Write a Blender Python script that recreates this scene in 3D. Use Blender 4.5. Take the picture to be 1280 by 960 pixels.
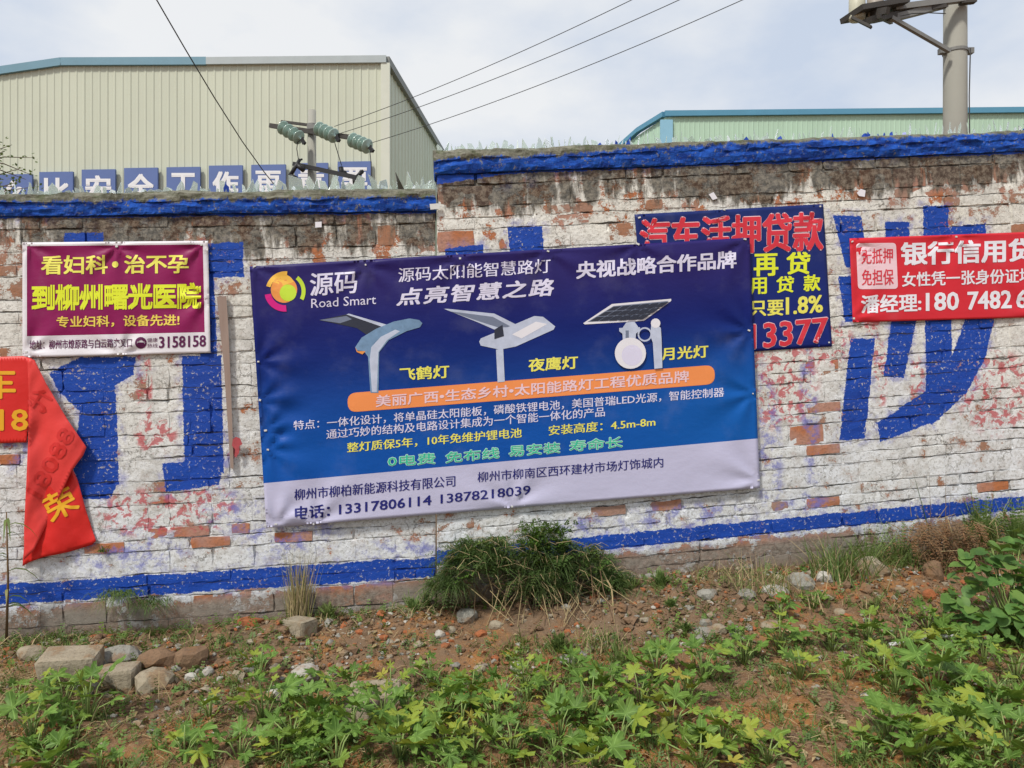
import bpy, bmesh, math, random
import numpy as np
from mathutils import Vector, Matrix
random.seed(7); np.random.seed(7)
for o in list(bpy.data.objects): bpy.data.objects.remove(o)
scene = bpy.context.scene
COL = scene.collection
# ------------------------------------------------------------------ camera
F = 924.0
CAM = Vector((0, -4.8, 1.5))
cd = bpy.data.cameras.new('camera'); cam = bpy.data.objects.new('camera', cd); COL.objects.link(cam)
cam.location = CAM; cam.rotation_euler = (math.radians(90), 0, 0)
cd.sensor_width = 36; cd.lens = F / 1280 * 36; cd.clip_start = .05; cd.clip_end = 2000
scene.camera = cam
scene.view_settings.view_transform = 'Standard'; scene.view_settings.look = 'None'
scene.view_settings.exposure = 0.42; scene.view_settings.gamma = 1
scene.cycles.max_bounces = 6; scene.cycles.transparent_max_bounces = 8
# ------------------------------------------------------------------ world
w = bpy.data.worlds.new('World'); scene.world = w; w.use_nodes = True
wt = w.node_tree; wt.nodes.clear()
SUN_EL = math.radians(52); SUN_AZ = math.radians(218)      # clockwise from +Y: behind the camera, to the left
out = wt.nodes.new('ShaderNodeOutputWorld'); bg = wt.nodes.new('ShaderNodeBackground')
sky = wt.nodes.new('ShaderNodeTexSky'); sky.sky_type = 'NISHITA'; sky.sun_disc = False
sky.sun_elevation = SUN_EL; sky.sun_rotation = SUN_AZ; sky.dust_density = 3
bg.inputs['Strength'].default_value = 0.1
tc = wt.nodes.new('ShaderNodeTexCoord'); mp = wt.nodes.new('ShaderNodeMapping')
mp.inputs['Scale'].default_value = (1.3, 1.3, 2.6); mp.inputs['Location'].default_value = (.35, .2, .1)
nz = wt.nodes.new('ShaderNodeTexNoise'); nz.inputs['Scale'].default_value = 1.7; nz.inputs['Detail'].default_value = 7
nz.inputs['Roughness'].default_value = .52
cr = wt.nodes.new('ShaderNodeValToRGB')
cr.color_ramp.elements[0].position = .40; cr.color_ramp.elements[0].color = (4.6, 5.2, 6.2, 1)
cr.color_ramp.elements[1].position = .58; cr.color_ramp.elements[1].color = (6.7, 6.8, 6.9, 1)
mx = wt.nodes.new('ShaderNodeMix'); mx.data_type = 'RGBA'; mx.inputs[0].default_value = .93
L = wt.links.new
L(tc.outputs['Generated'], mp.inputs[0]); L(mp.outputs[0], nz.inputs['Vector']); L(nz.outputs['Fac'], cr.inputs[0])
L(sky.outputs[0], mx.inputs[6]); L(cr.outputs[0], mx.inputs[7]); L(mx.outputs[2], bg.inputs[0]); L(bg.outputs[0], out.inputs[0])
# ------------------------------------------------------------------ sun
sd = bpy.data.lights.new('sun', 'SUN'); sd.energy = 2.5; sd.angle = math.radians(7); sd.color = (1, .95, .87)
so = bpy.data.objects.new('sun', sd); COL.objects.link(so)
sdir = Vector((math.sin(SUN_AZ) * math.cos(SUN_EL), math.cos(SUN_AZ) * math.cos(SUN_EL), math.sin(SUN_EL)))
so.rotation_euler = sdir.to_track_quat('Z', 'Y').to_euler(); so.location = (0, -4, 9)

# ================================================================== helpers
def tag(o, label=None, cat=None, group=None, kind=None):
    if label: o['label'] = label
    if cat: o['category'] = cat
    if group: o['group'] = group
    if kind: o['kind'] = kind
    return o
def empty(name, loc, label, cat, group=None):
    o = bpy.data.objects.new(name, None); COL.objects.link(o); o.location = loc; o.empty_display_size = .05
    return tag(o, label, cat, group)
def link(name, me, parent=None, loc=None, rot=None):
    o = bpy.data.objects.new(name, me); COL.objects.link(o)
    if parent: o.parent = parent
    if loc is not None: o.location = loc
    if rot is not None: o.rotation_euler = rot
    return o
def wloc(parent):
    v = Vector((0, 0, 0))
    while parent is not None: v += parent.location; parent = parent.parent
    return v
def flat_from(o, n):
    k = len(o.data.polygons); o.data.polygons.foreach_set('use_smooth', [i < n for i in range(k)]); o.data.update()
def mesh(name, verts, faces, mats, parent=None, smooth=False, mi=None, world=True):
    """verts are world coordinates; stored relative to the parent (parents are never rotated)."""
    me = bpy.data.meshes.new(name)
    off = wloc(parent) if (parent and world) else Vector((0, 0, 0))
    if isinstance(verts, np.ndarray): verts = (verts - np.array(off)).tolist()
    else: verts = [(v[0]-off.x, v[1]-off.y, v[2]-off.z) for v in verts]
    me.from_pydata(verts, [], faces if isinstance(faces, list) else faces.tolist())
    if not isinstance(mats, (list, tuple)): mats = [mats]
    for m in mats: me.materials.append(m)
    if mi is not None: me.polygons.foreach_set('material_index', mi)
    if smooth: me.polygons.foreach_set('use_smooth', [True] * len(me.polygons))
    me.update()
    return link(name, me, parent)
class MB:
    def __init__(s): s.v = []; s.f = []; s.m = []
    def add(s, v, f, mi=0):
        b = len(s.v); s.v += [tuple(p) for p in v]; s.f += [[i + b for i in q] for q in f]; s.m += [mi] * len(f)
    def box(s, c, d, R=None, mi=0):
        c = Vector(c); P = []
        for z in (-1, 1):
            for y in (-1, 1):
                for x in (-1, 1):
                    p = Vector((x * d[0] / 2, y * d[1] / 2, z * d[2] / 2)); P.append(c + (R @ p if R else p))
        s.add(P, [[0, 2, 3, 1], [4, 5, 7, 6], [0, 1, 5, 4], [2, 6, 7, 3], [0, 4, 6, 2], [1, 3, 7, 5]], mi)
    def bar(s, a, b, wd, hd, mi=0):
        a = Vector(a); b = Vector(b); q = (b - a).to_track_quat('Y', 'Z').to_matrix()
        s.box((a + b) / 2, (wd, (b - a).length, hd), q, mi)
    def tube(s, pts, rad, n=6, mi=0, cap=True):
        pts = [Vector(p) for p in pts]
        if not isinstance(rad, (list, tuple)): rad = [rad] * len(pts)
        V = []; Fc = []
        up = Vector((0, 0, 1)); d0 = (pts[1] - pts[0]).normalized()
        if abs(d0.dot(up)) > .95: up = Vector((1, 0, 0))
        for i, p in enumerate(pts):
            d = (pts[min(i + 1, len(pts) - 1)] - pts[max(i - 1, 0)]).normalized()
            x = d.cross(up).normalized(); y = x.cross(d)
            up = y
            for k in range(n):
                a = 2 * math.pi * k / n; V.append(p + (x * math.cos(a) + y * math.sin(a)) * rad[i])
        for i in range(len(pts) - 1):
            for k in range(n):
                Fc.append([i * n + k, i * n + (k + 1) % n, (i + 1) * n + (k + 1) % n, (i + 1) * n + k])
        if cap: Fc.append(list(range(n))[::-1]); Fc.append([(len(pts) - 1) * n + k for k in range(n)])
        s.add(V, Fc, mi)
    def lathe(s, a, axis, prof, n=12, mi=0):
        """prof: (distance along axis, radius)"""
        a = Vector(a); axis = Vector(axis).normalized()
        x = axis.orthogonal().normalized(); y = axis.cross(x); V = []; Fc = []
        for h, r in prof:
            for k in range(n):
                t = 2 * math.pi * k / n; V.append(a + axis * h + (x * math.cos(t) + y * math.sin(t)) * max(r, 1e-4))
        for i in range(len(prof) - 1):
            for k in range(n):
                Fc.append([i * n + k, i * n + (k + 1) % n, (i + 1) * n + (k + 1) % n, (i + 1) * n + k])
        s.add(V, Fc, mi)
    def build(s, name, mats, parent=None, smooth=False):
        return mesh(name, s.v, s.f, mats, parent, smooth, s.m)

def _hash(ix, iy, seed):
    n = (ix.astype(np.int64) * 374761393 + iy.astype(np.int64) * 668265263 + seed * 1442695041) & 0xffffffff
    n = ((n ^ (n >> 13)) * 1274126177) & 0xffffffff
    return ((n ^ (n >> 16)) & 0xffff) / 65535.0
def vnoise(x, y, seed=0):
    x = np.asarray(x, float); y = np.asarray(y, float)
    ix = np.floor(x); iy = np.floor(y); fx = x - ix; fy = y - iy
    fx = fx * fx * (3 - 2 * fx); fy = fy * fy * (3 - 2 * fy)
    a = _hash(ix, iy, seed); b = _hash(ix + 1, iy, seed); c = _hash(ix, iy + 1, seed); d = _hash(ix + 1, iy + 1, seed)
    return (a + (b - a) * fx) * (1 - fy) + (c + (d - c) * fx) * fy - .5
def fbm(x, y, seed=0, octs=4, gain=.5):
    s = 0; a = 1
    for k in range(octs):
        s = s + a * vnoise(np.asarray(x) * 2 ** k, np.asarray(y) * 2 ** k, seed + k * 17); a *= gain
    return s

# ---- wall frames: vertical plane turned 6.1 deg, courses climbing to the right
TH = math.radians(6.1)
NRM = Vector((math.sin(TH), -math.cos(TH), 0))
ORG = Vector((0, 0, 1.5))
class Frame:
    def __init__(s, phi, off):
        p = math.radians(phi); s.off = off; s.phi = phi
        s.u = Vector((math.cos(TH) * math.cos(p), math.sin(TH) * math.cos(p), math.sin(p)))
        s.v = Vector((-math.cos(TH) * math.sin(p), -math.sin(TH) * math.sin(p), math.cos(p)))
        s.R = Matrix((s.u, -NRM, s.v)).transposed()
        s.rot = s.R.to_euler()
    def st(s, px, py, off=None):
        P = ray_plane(px, py, s.off if off is None else off) - ORG
        return P.dot(s.u), P.dot(s.v)
    def P(s, a, b, off=0):
        return ORG + s.u * a + s.v * b + NRM * (s.off + off)
def ray_plane(px, py, off):
    d = Vector(((px - 640) / F, 1, (480 - py) / F))
    k = (off - NRM.dot(CAM - ORG)) / NRM.dot(d)
    return CAM + d * k
def to_px(P):
    d = P[1] - CAM.y
    return 640 + (P[0]) / d * F, 480 - (P[2] - CAM.z) / d * F
def at(px, py, depth):
    return Vector(((px - 640) / F * depth, CAM.y + depth, CAM.z + (480 - py) / F * depth))
FL = Frame(2.2, 0.0); FR = Frame(4.0, 0.012)
SJ = FR.st(545, 400)[0]

# ---- ground height: q is the distance in front of the wall
def ground_z(x, y):
    x = np.asarray(x, float); y = np.asarray(y, float)
    s = x * math.cos(TH) + y * math.sin(TH); q = x * NRM.x + y * NRM.y
    zb = np.interp(s, [-9, -3.1, -2, -.95, 0, 1.1, 2.4, 3.6, 9], [-.2, -.06, .0, .055, .13, .25, .30, .34, .5])
    k = np.clip((q - .12 + .12 * vnoise(s * 1.3, 0 * s, 5)) / .85, 0, 1); k = k * k * (3 - 2 * k)
    fld = .55 * (zb - .10) - .06
    z = zb * (1 - k) + fld * k
    z = z + .035 * fbm(x * 1.6, y * 1.6, 3, 3) + (1 - k * .6) * .085 * fbm(x * 5, y * 5, 9, 4) * np.clip(q * 5, 0.1, 1)
    return z
_gx = np.arange(-5.2, 5.8, .025); _gy = np.arange(-4.2, 1.0, .025)
_GT = ground_z(*np.meshgrid(_gx, _gy)).tolist()
def gzf(x, y):
    a = min(max((x + 5.2) / .025, 0), len(_gx) - 1.001); b = min(max((y + 4.2) / .025, 0), len(_gy) - 1.001); i = int(a); j = int(b); a -= i; b -= j
    r0 = _GT[j]; r1 = _GT[j + 1]
    return (r0[i] * (1 - a) + r0[i + 1] * a) * (1 - b) + (r1[i] * (1 - a) + r1[i + 1] * a) * b
def G(px, py):
    d = Vector(((px - 640) / F, 1, (480 - py) / F)); k = 1.5
    k = 2.2
    for _ in range(120):
        P = CAM + d * k
        if P.z < gzf(P.x, P.y): break
        k += .03
    k -= .03
    for _ in range(8):
        P = CAM + d * k
        if P.z < gzf(P.x, P.y): break
        k += .004
    q = P.x * NRM.x + P.y * NRM.y
    if q < .07: P = P + NRM * (.07 - q); P.z = gzf(P.x, P.y)
    return P

# ================================================================== material helpers
class NT:
    def __init__(s, name):
        s.mat = bpy.data.materials.new(name); s.mat.use_nodes = True; s.t = s.mat.node_tree
        s.b = s.t.nodes['Principled BSDF']
    def n(s, typ, **kw):
        x = s.t.nodes.new(typ)
        for k, v in kw.items(): setattr(x, k, v)
        return x
    def put(s, sock, v):
        if isinstance(v, bpy.types.NodeSocket): s.t.links.new(v, sock)
        elif v is not None: sock.default_value = v
    def m(s, op, a, b=None, c=None, clamp=False):
        x = s.n('ShaderNodeMath', operation=op, use_clamp=clamp)
        s.put(x.inputs[0], a)
        if b is not None: s.put(x.inputs[1], b)
        if c is not None: s.put(x.inputs[2], c)
        return x.outputs[0]
    def vm(s, op, a, b=None, out=0):
        x = s.n('ShaderNodeVectorMath', operation=op); s.put(x.inputs[0], a)
        if b is not None: s.put(x.inputs['Scale'] if op == 'SCALE' else x.inputs[1], b)
        return x.outputs['Value'] if op in ('DOT_PRODUCT', 'LENGTH', 'DISTANCE') else x.outputs[0]
    def noise(s, vec, sc, det=4, rough=.55, dist=0, col=False):
        x = s.n('ShaderNodeTexNoise'); s.put(x.inputs['Vector'], vec); x.inputs['Scale'].default_value = sc
        x.inputs['Detail'].default_value = det; x.inputs['Roughness'].default_value = rough; x.inputs['Distortion'].default_value = dist
        return x.outputs['Color' if col else 'Fac']
    def ss(s, v, a, b, lo=0, hi=1):
        x = s.n('ShaderNodeMapRange', interpolation_type='SMOOTHSTEP'); s.put(x.inputs[0], v)
        for i, q in enumerate((a, b, lo, hi)): s.put(x.inputs[i + 1], q)
        return x.outputs[0]
    def mix(s, f, a, b, mode='MIX'):
        x = s.n('ShaderNodeMix', data_type='RGBA', blend_type=mode); s.put(x.inputs[0], f)
        s.put(x.inputs[6], a if isinstance(a, bpy.types.NodeSocket) else (*a, 1)); s.put(x.inputs[7], b if isinstance(b, bpy.types.NodeSocket) else (*b, 1))
        return x.outputs[2]
    def pos(s): return s.n('ShaderNodeNewGeometry').outputs['Position']
    def obj(s): return s.n('ShaderNodeTexCoord').outputs['Object']
    def rnd(s): return s.n('ShaderNodeObjectInfo').outputs['Random']
    def scalev(s, v, sc): return s.vm('MULTIPLY', v, sc)
    def bump(s, h, strength=.4, dist=.01):
        x = s.n('ShaderNodeBump'); x.inputs['Strength'].default_value = strength; x.inputs['Distance'].default_value = dist
        s.put(x.inputs['Height'], h); s.put(s.b.inputs['Normal'], x.outputs[0])
    def done(s, col, rough=.8, spec=.3, **kw):
        s.put(s.b.inputs['Base Color'], col if isinstance(col, bpy.types.NodeSocket) else (*col, 1))
        s.put(s.b.inputs['Roughness'], rough); s.b.inputs['Specular IOR Level'].default_value = spec
        for k, v in kw.items(): s.put(s.b.inputs[k], v)
        return s.mat
def simple(name, col, rough=.7, spec=.3, var=.18, sc=14, bump=.15, bd=.004, **kw):
    t = NT(name); p = t.pos(); nz = t.noise(p, sc, 5, .6)
    c = t.mix(nz, tuple(x * (1 - var) for x in col), tuple(min(1, x * (1 + var)) for x in col))
    if bump: t.bump(t.noise(p, sc * 5, 4), bump, bd)
    return t.done(c, rough, spec, **kw)
M = {}
# ================================================================== wall material
SJ = FR.st(545, 400)[0] - .029
PER = .285; H1 = .073
def wall_mat(name, fr, quads, band, t_top, flecks, phase, smudges):
    T = NT(name); pos = T.pos()
    rel = T.vm('SUBTRACT', pos, tuple(ORG))
    s = T.vm('DOT_PRODUCT', rel, tuple(fr.u)); t = T.vm('DOT_PRODUCT', rel, tuple(fr.v))
    cb = T.n('ShaderNodeCombineXYZ'); T.put(cb.inputs[0], s); T.put(cb.inputs[1], t)
    st = cb.outputs[0]
    wn = T.noise(st, 28, 4, .7, col=True)
    warp = T.vm('ADD', st, T.vm('SCALE', T.vm('SUBTRACT', wn, (.5, .5, .5)), .032))
    d = None
    for q in quads:
        p = [fr.st(*c) for c in q]
        ar = sum(p[i][0] * p[(i + 1) % 4][1] - p[(i + 1) % 4][0] * p[i][1] for i in range(4))
        if ar < 0: p = p[::-1]
        dq = None
        for i in range(4):
            a = p[i]; b = p[(i + 1) % 4]; e = (b[0] - a[0], b[1] - a[1]); l = math.hypot(*e)
            if l < 1e-5: continue
            nn = (-e[1] / l, e[0] / l, 0)
            x = T.m('SUBTRACT', T.vm('DOT_PRODUCT', warp, nn), nn[0] * a[0] + nn[1] * a[1])
            dq = x if dq is None else T.m('MINIMUM', dq, x)
        d = dq if d is None else T.m('MAXIMUM', d, dq)
    sx = T.n('ShaderNodeSeparateXYZ'); T.put(sx.inputs[0], warp); tw = sx.outputs[1]
    ragged = T.m('MULTIPLY', T.m('SUBTRACT', T.noise(st, 5, 6, .7), .5), .05)
    tb = T.m('ADD', tw, ragged)
    db = T.m('MINIMUM', T.m('SUBTRACT', tb, band[0]), T.m('SUBTRACT', band[1], tb))
    dt = T.m('SUBTRACT', tb, t_top - .015)
    d = T.m('MAXIMUM', T.m('MAXIMUM', d, db), dt)
    rnd = T.rnd()
    at_ = T.n('ShaderNodeAttribute', attribute_type='OBJECT', attribute_name='bare'); bare = at_.outputs['Fac']
    n1 = T.noise(st, 7, 7, .68); n2 = T.noise(st, 45, 5, .7); n3 = T.noise(st, 1.3, 3, .5); n4 = T.noise(st, 110, 3, .6)
    n5 = T.noise(T.vm('MULTIPLY', st, (14, 2.6, 1)), 1, 6, .65)
    # thick limewash
    cool = T.m('ADD', T.ss(t, .7, -1.2, .1, .75), T.m('MULTIPLY', T.m('SUBTRACT', n3, .5), 1.1), clamp=True)
    white = T.mix(cool, (.82, .81, .74), (.74, .78, .85))
    white = T.mix(T.m('MULTIPLY', T.ss(rnd, .3, 1), .38), white, (.56, .54, .49))
    white = T.mix(T.ss(n2, .52, .66, 0, .65), white, (.30, .28, .24))
    white = T.mix(T.ss(n1, .48, .68, 0, .62), white, (.46, .40, .35))
    white = T.mix(T.ss(T.noise(st, 34, 9, .85), .555, .60, 0, .8), white, (.12, .11, .09))
    grey = T.m('MULTIPLY', T.ss(T.noise(st, 2.1, 4, .6), .5, .72), .45)
    white = T.mix(grey, white, (.43, .42, .39))
    vo = T.n('ShaderNodeTexVoronoi', feature='DISTANCE_TO_EDGE'); T.put(vo.inputs['Vector'], T.vm('ADD', st, T.vm('SCALE', T.vm('SUBTRACT', T.noise(st, 13, 6, .75, col=True), (.5, .5, .5)), .12))); vo.inputs['Scale'].default_value = 9
    cr_ = T.m('MULTIPLY', T.ss(vo.outputs['Distance'], .035, .008), T.ss(T.noise(st, 3.7, 4, .6), .50, .62, 0, .8))
    white = T.mix(T.ss(T.noise(st, 19, 8, .8), .45, .62, 0, .42), white, (.40, .38, .33))
    white = T.mix(cr_, white, (.12, .11, .09))
    # brick showing through
    ba = T.noise(st, 3.1, 3, .5)
    brick = T.mix(T.ss(ba, .4, .6), (.46, .165, .065), (.45, .25, .19))
    brick = T.mix(T.ss(n2, .45, .7, 0, .6), brick, (.22, .12, .085))
    brick = T.mix(T.m('MULTIPLY', T.ss(rnd, .5, 1), .5), brick, (.27, .20, .15))
    up = T.ss(t, t_top - .62, t_top - .1, .01, .12)
    low = T.ss(t, band[0] + .02, band[0] - .06, 0, .17)
    loss = T.m('ADD', T.m('ADD', n1, T.m('MULTIPLY', bare, .36)), T.m('ADD', up, low))
    loss = T.m('ADD', loss, T.m('MULTIPLY', T.ss(rnd, .72, 1), .13))
    loss = T.m('ADD', loss, T.m('MULTIPLY', T.m('SUBTRACT', n4, .5), .25))
    lossm = T.ss(loss, .625, .67)
    col = T.mix(lossm, white, brick)
    # old red lettering flaking off
    red = None
    for (px, py, rx, ry) in flecks:
        c = fr.st(px, py)
        v = T.vm('MULTIPLY', T.vm('SUBTRACT', st, (c[0], c[1], 0)), (1 / (rx * .0052), 1 / (ry * .0052), 0))
        x = T.ss(T.vm('LENGTH', v), 1.1, .75)
        red = x if red is None else T.m('MAXIMUM', red, x)
    if red is not None:
        rn = T.ss(T.noise(st, 15, 6, .7, .6), .50, .56)
        col = T.mix(T.m('MULTIPLY', T.m('MULTIPLY', red, rn), .85), col, (.50, .10, .11))
    sm = None
    for (px, py, rx, ry) in smudges:
        c = fr.st(px, py)
        v = T.vm('MULTIPLY', T.vm('SUBTRACT', st, (c[0], c[1], 0)), (1 / (rx * .0052), 1 / (ry * .0052), 0))
        x = T.ss(T.vm('LENGTH', v), 1.15, .5)
        sm = x if sm is None else T.m('MAXIMUM', sm, x)
    near = T.m('MAXIMUM', T.ss(d, -.07, -.005, 0, .75), sm)
    smn = T.ss(T.noise(st, 11, 7, .75), .46, .62)
    col = T.mix(T.m('MULTIPLY', T.m('MULTIPLY', near, smn), .8), col, (.16, .17, .50))
    # grime and moss under the coping
    gt = T.ss(t, t_top - .48, t_top - .1)
    n6g = T.noise(st, 24, 8, .8)
    gm = T.ss(T.m('ADD', T.m('ADD', T.m('MULTIPLY', n5, .75), T.m('MULTIPLY', n3, .5)), T.m('MULTIPLY', gt, .42)), .87, .99, 0, .88)
    gm = T.m('MULTIPLY', gm, T.ss(gt, 0, .25))
    col = T.mix(gm, col, T.mix(T.ss(n6g, .42, .60), (.028, .026, .021), (.20, .18, .14)))
    # dirty plinth
    pl = T.ss(t, band[0] + .0, band[0] - .09)
    col = T.mix(T.m('MULTIPLY', pl, T.ss(T.m('ADD', n1, T.m('MULTIPLY', n2, .4)), .5, .78, .35, .9)), col, T.mix(T.ss(n6g, .4, .6), (.11, .095, .075), (.27, .245, .205)))
    col = T.mix(T.m('MULTIPLY', pl, T.ss(rnd, .35, .9, .15, .75)), col, T.mix(n1, (.20, .18, .15), (.30, .27, .23)))
    col = T.mix(T.m('MULTIPLY', T.ss(t, band[0] - .12, band[0] - .26), .6), col, (.2, .12, .07))
    # black gaps where the paint has cracked along bed joints
    sw = T.n('ShaderNodeSeparateXYZ'); w2 = T.noise(st, 6, 4, .6, col=True)
    T.put(sw.inputs[0], T.vm('ADD', st, T.vm('SCALE', T.vm('SUBTRACT', w2, (.5, .5, .5)), .05)))
    u = T.m('MULTIPLY', T.m('FRACT', T.m('DIVIDE', T.m('SUBTRACT', sw.outputs[1], phase), PER)), PER)
    dj = T.m('ABSOLUTE', u)
    for k in (H1, 2 * H1, PER): dj = T.m('MINIMUM', dj, T.m('ABSOLUTE', T.m('SUBTRACT', u, k)))
    wd = T.m('MULTIPLY', T.ss(T.noise(st, 4.5, 5, .6), .44, .66), .0040)
    ck = T.m('MULTIPLY', T.ss(T.m('SUBTRACT', dj, wd), .0012, -.0006), .85)
    # blue paint
    bluem = T.ss(T.m('ADD', d, T.m('MULTIPLY', T.m('SUBTRACT', n4, .5), .012)), -.001, .003)
    bluem = T.m('MULTIPLY', bluem, T.m('SUBTRACT', 1, T.ss(T.m('ADD', n2, T.m('MULTIPLY', n1, .35)), .765, .81)))
    blue = T.mix(T.noise(T.vm('MULTIPLY', st, (5, 22, 1)), 1, 6, .7), (.005, .030, .25), (.014, .095, .52))
    blue = T.mix(T.ss(n3, .45, .7, 0, .3), blue, (.01, .03, .2))
    col = T.mix(bluem, col, blue)
    col = T.mix(ck, col, (.03, .026, .022))
    n6 = T.noise(st, 26, 9, .82)
    h = T.m('ADD', T.m('ADD', T.m('MULTIPLY', n1, .4), T.m('MULTIPLY', n2, .45)), T.m('MULTIPLY', n6, .8))
    h = T.m('SUBTRACT', h, T.m('ADD', T.m('MULTIPLY', ck, .5), T.m('MULTIPLY', lossm, .22)))
    T.bump(h, .85, .011)
    return T.done(col, T.mix(bluem, (.88,) * 3, (.62,) * 3), .25)

QL = [[(80,291),(130,291),(130,308),(80,308)], [(258,305),(304,302),(305,346),(258,347)], [(250,340),(268,346),(272,450),(250,450)],
      [(227,445),(277,444),(280,592),(231,590)], [(203,579),(281,572),(274,606),(207,616)],
      [(61,466),(100,446),(170,446),(167,469)], [(61,466),(167,468),(144,482),(75,493)], [(75,491),(144,480),(146,532),(101,516)],
      [(100,510),(146,512),(149,606),(92,588)], [(92,586),(149,600),(138,624),(103,624)]]
QR = [[(1041,269),(1076,270),(1088,335),(1057,335)], [(1047,345),(1075,345),(1080,402),(1056,402)], [(1106,277),(1137,277),(1137,305),(1107,305)],
      [(1154,257),(1186,257),(1185,310),(1154,310)], [(1178,284),(1232,279),(1232,300),(1178,300)], [(1063,423),(1094,423),(1081,549),(1049,551)],
      [(1114,398),(1146,398),(1130,473),(1104,470)], [(1156,398),(1189,398),(1190,450),(1157,450)], [(1207,398),(1243,398),(1231,449),(1188,449)],
      [(1157,447),(1232,447),(1208,492),(1157,492)], [(1157,489),(1210,489),(1166,531),(1122,511)], [(1096,528),(1152,495),(1176,524),(1100,553)],
      [(634,283),(678,283),(680,318),(637,318)], [(556,311),(604,305),(604,320),(556,322)], [(546,208),(664,203),(660,214),(546,231)]]
TL_B = (FL.st(0, 759)[1] + FL.st(520, 720)[1]) / 2; TR_B = (FR.st(800, 684)[1] + FR.st(1107, 653)[1]) / 2
TL_T = FL.st(300, 267)[1]; TR_T = (FR.st(1000, 200)[1] + FR.st(1250, 191)[1]) / 2
PHL = FL.st(430, 281)[1] - PER        # top of a tall row is a period boundary
PHR = FR.st(600, 231)[1] - PER
M['wall_l'] = wall_mat('limewash_left', FL, QL, (TL_B, TL_B + .125), TL_T, [(195,545,26,22),(185,640,60,30),(292,560,10,18),(180,480,10,60),(255,635,40,30)], PHL,
                       [(360,660,75,45),(290,640,40,30),(20,540,20,60),(500,690,60,20),(270,560,22,60),(160,690,80,30)])
M['wall_r'] = wall_mat('limewash_right', FR, QR, (TR_B, TR_B + .098), TR_T, [(975,478,55,65),(1100,460,10,55),(1147,480,12,40),(1245,490,60,60),(1035,430,40,30),(1090,405,12,16),(1175,290,20,25)], PHR,
                       [(1012,520,14,130),(960,560,22,120),(850,650,110,26),(1005,630,45,18),(640,225,60,16),(730,660,40,25),(1260,640,60,26)])

# ================================================================== brick walls
def brick_mesh(name, w, h, k, mat):
    rg = random.Random(k * 31 + int(w * 1000) + int(h * 777))
    xs = np.linspace(-w / 2, w / 2, 5); zs = (-h / 2, 0, h / 2); V = []; Fc = []
    for j, z in enumerate(zs):
        for i, x in enumerate(xs):
            edge = i in (0, 4) or j in (0, 2); cor = i in (0, 4) and j in (0, 2)
            y = -(.0008 if edge else .0014) + rg.uniform(-.001, .001) + (.001 if cor else 0)
            V.append((x + rg.uniform(-.005, .005) * (1.2 if edge else 1) * (1 - .5 * cor) - (x / w * .008 if cor else 0), y, z + rg.uniform(-.0035, .0035) - (z / h * .003 if cor else 0)))
    for j in range(2):
        for i in range(4): a = j * 5 + i; Fc.append((a, a + 1, a + 6, a + 5))
    loop = [0, 1, 2, 3, 4, 9, 14, 13, 12, 11, 10, 5]; n0 = len(V)
    for a in loop: V.append((V[a][0] * 1.0, .035, V[a][2]))
    for i in range(12): a = loop[i]; b = loop[(i + 1) % 12]; Fc.append((a, n0 + i, n0 + (i + 1) % 12, b))
    me = bpy.data.meshes.new(name); me.from_pydata(V, [], Fc); me.materials.append(mat)
    for i, p in enumerate(me.polygons): p.use_smooth = False
    return me
NV = 6
COVER = [[(312,333),(937,297),(950,610),(333,660)], [(28,302),(261,301),(263,441),(28,446)], [(795,268),(1030,256),(1040,432),(812,445)],
         [(1062,297),(1300,289),(1300,396),(1066,402)]]
def inside(p, q):
    r = [(q[(i + 1) % 4][0] - q[i][0]) * (p[1] - q[i][1]) - (q[(i + 1) % 4][1] - q[i][1]) * (p[0] - q[i][0]) for i in range(4)]
    return all(x > 0 for x in r)
BARE = [(209,627),(195,672),(245,663),(140,688),(308,662),(285,676),(344,677),(245,752),(490,735),(262,272),(290,272),(583,300),(706,276),(60,405),(15,575),
        (1252,198),(1142,221),(1166,239),(1276,288),(745,632),(835,636),(979,626),(1020,622),(1235,609),(1025,450),(910,687),(600,245),(550,245),(640,300),
        (405,740),(120,765),(680,705),(1100,215),(1180,215),(1050,235),(1035,505),(1020,555)]
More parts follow.
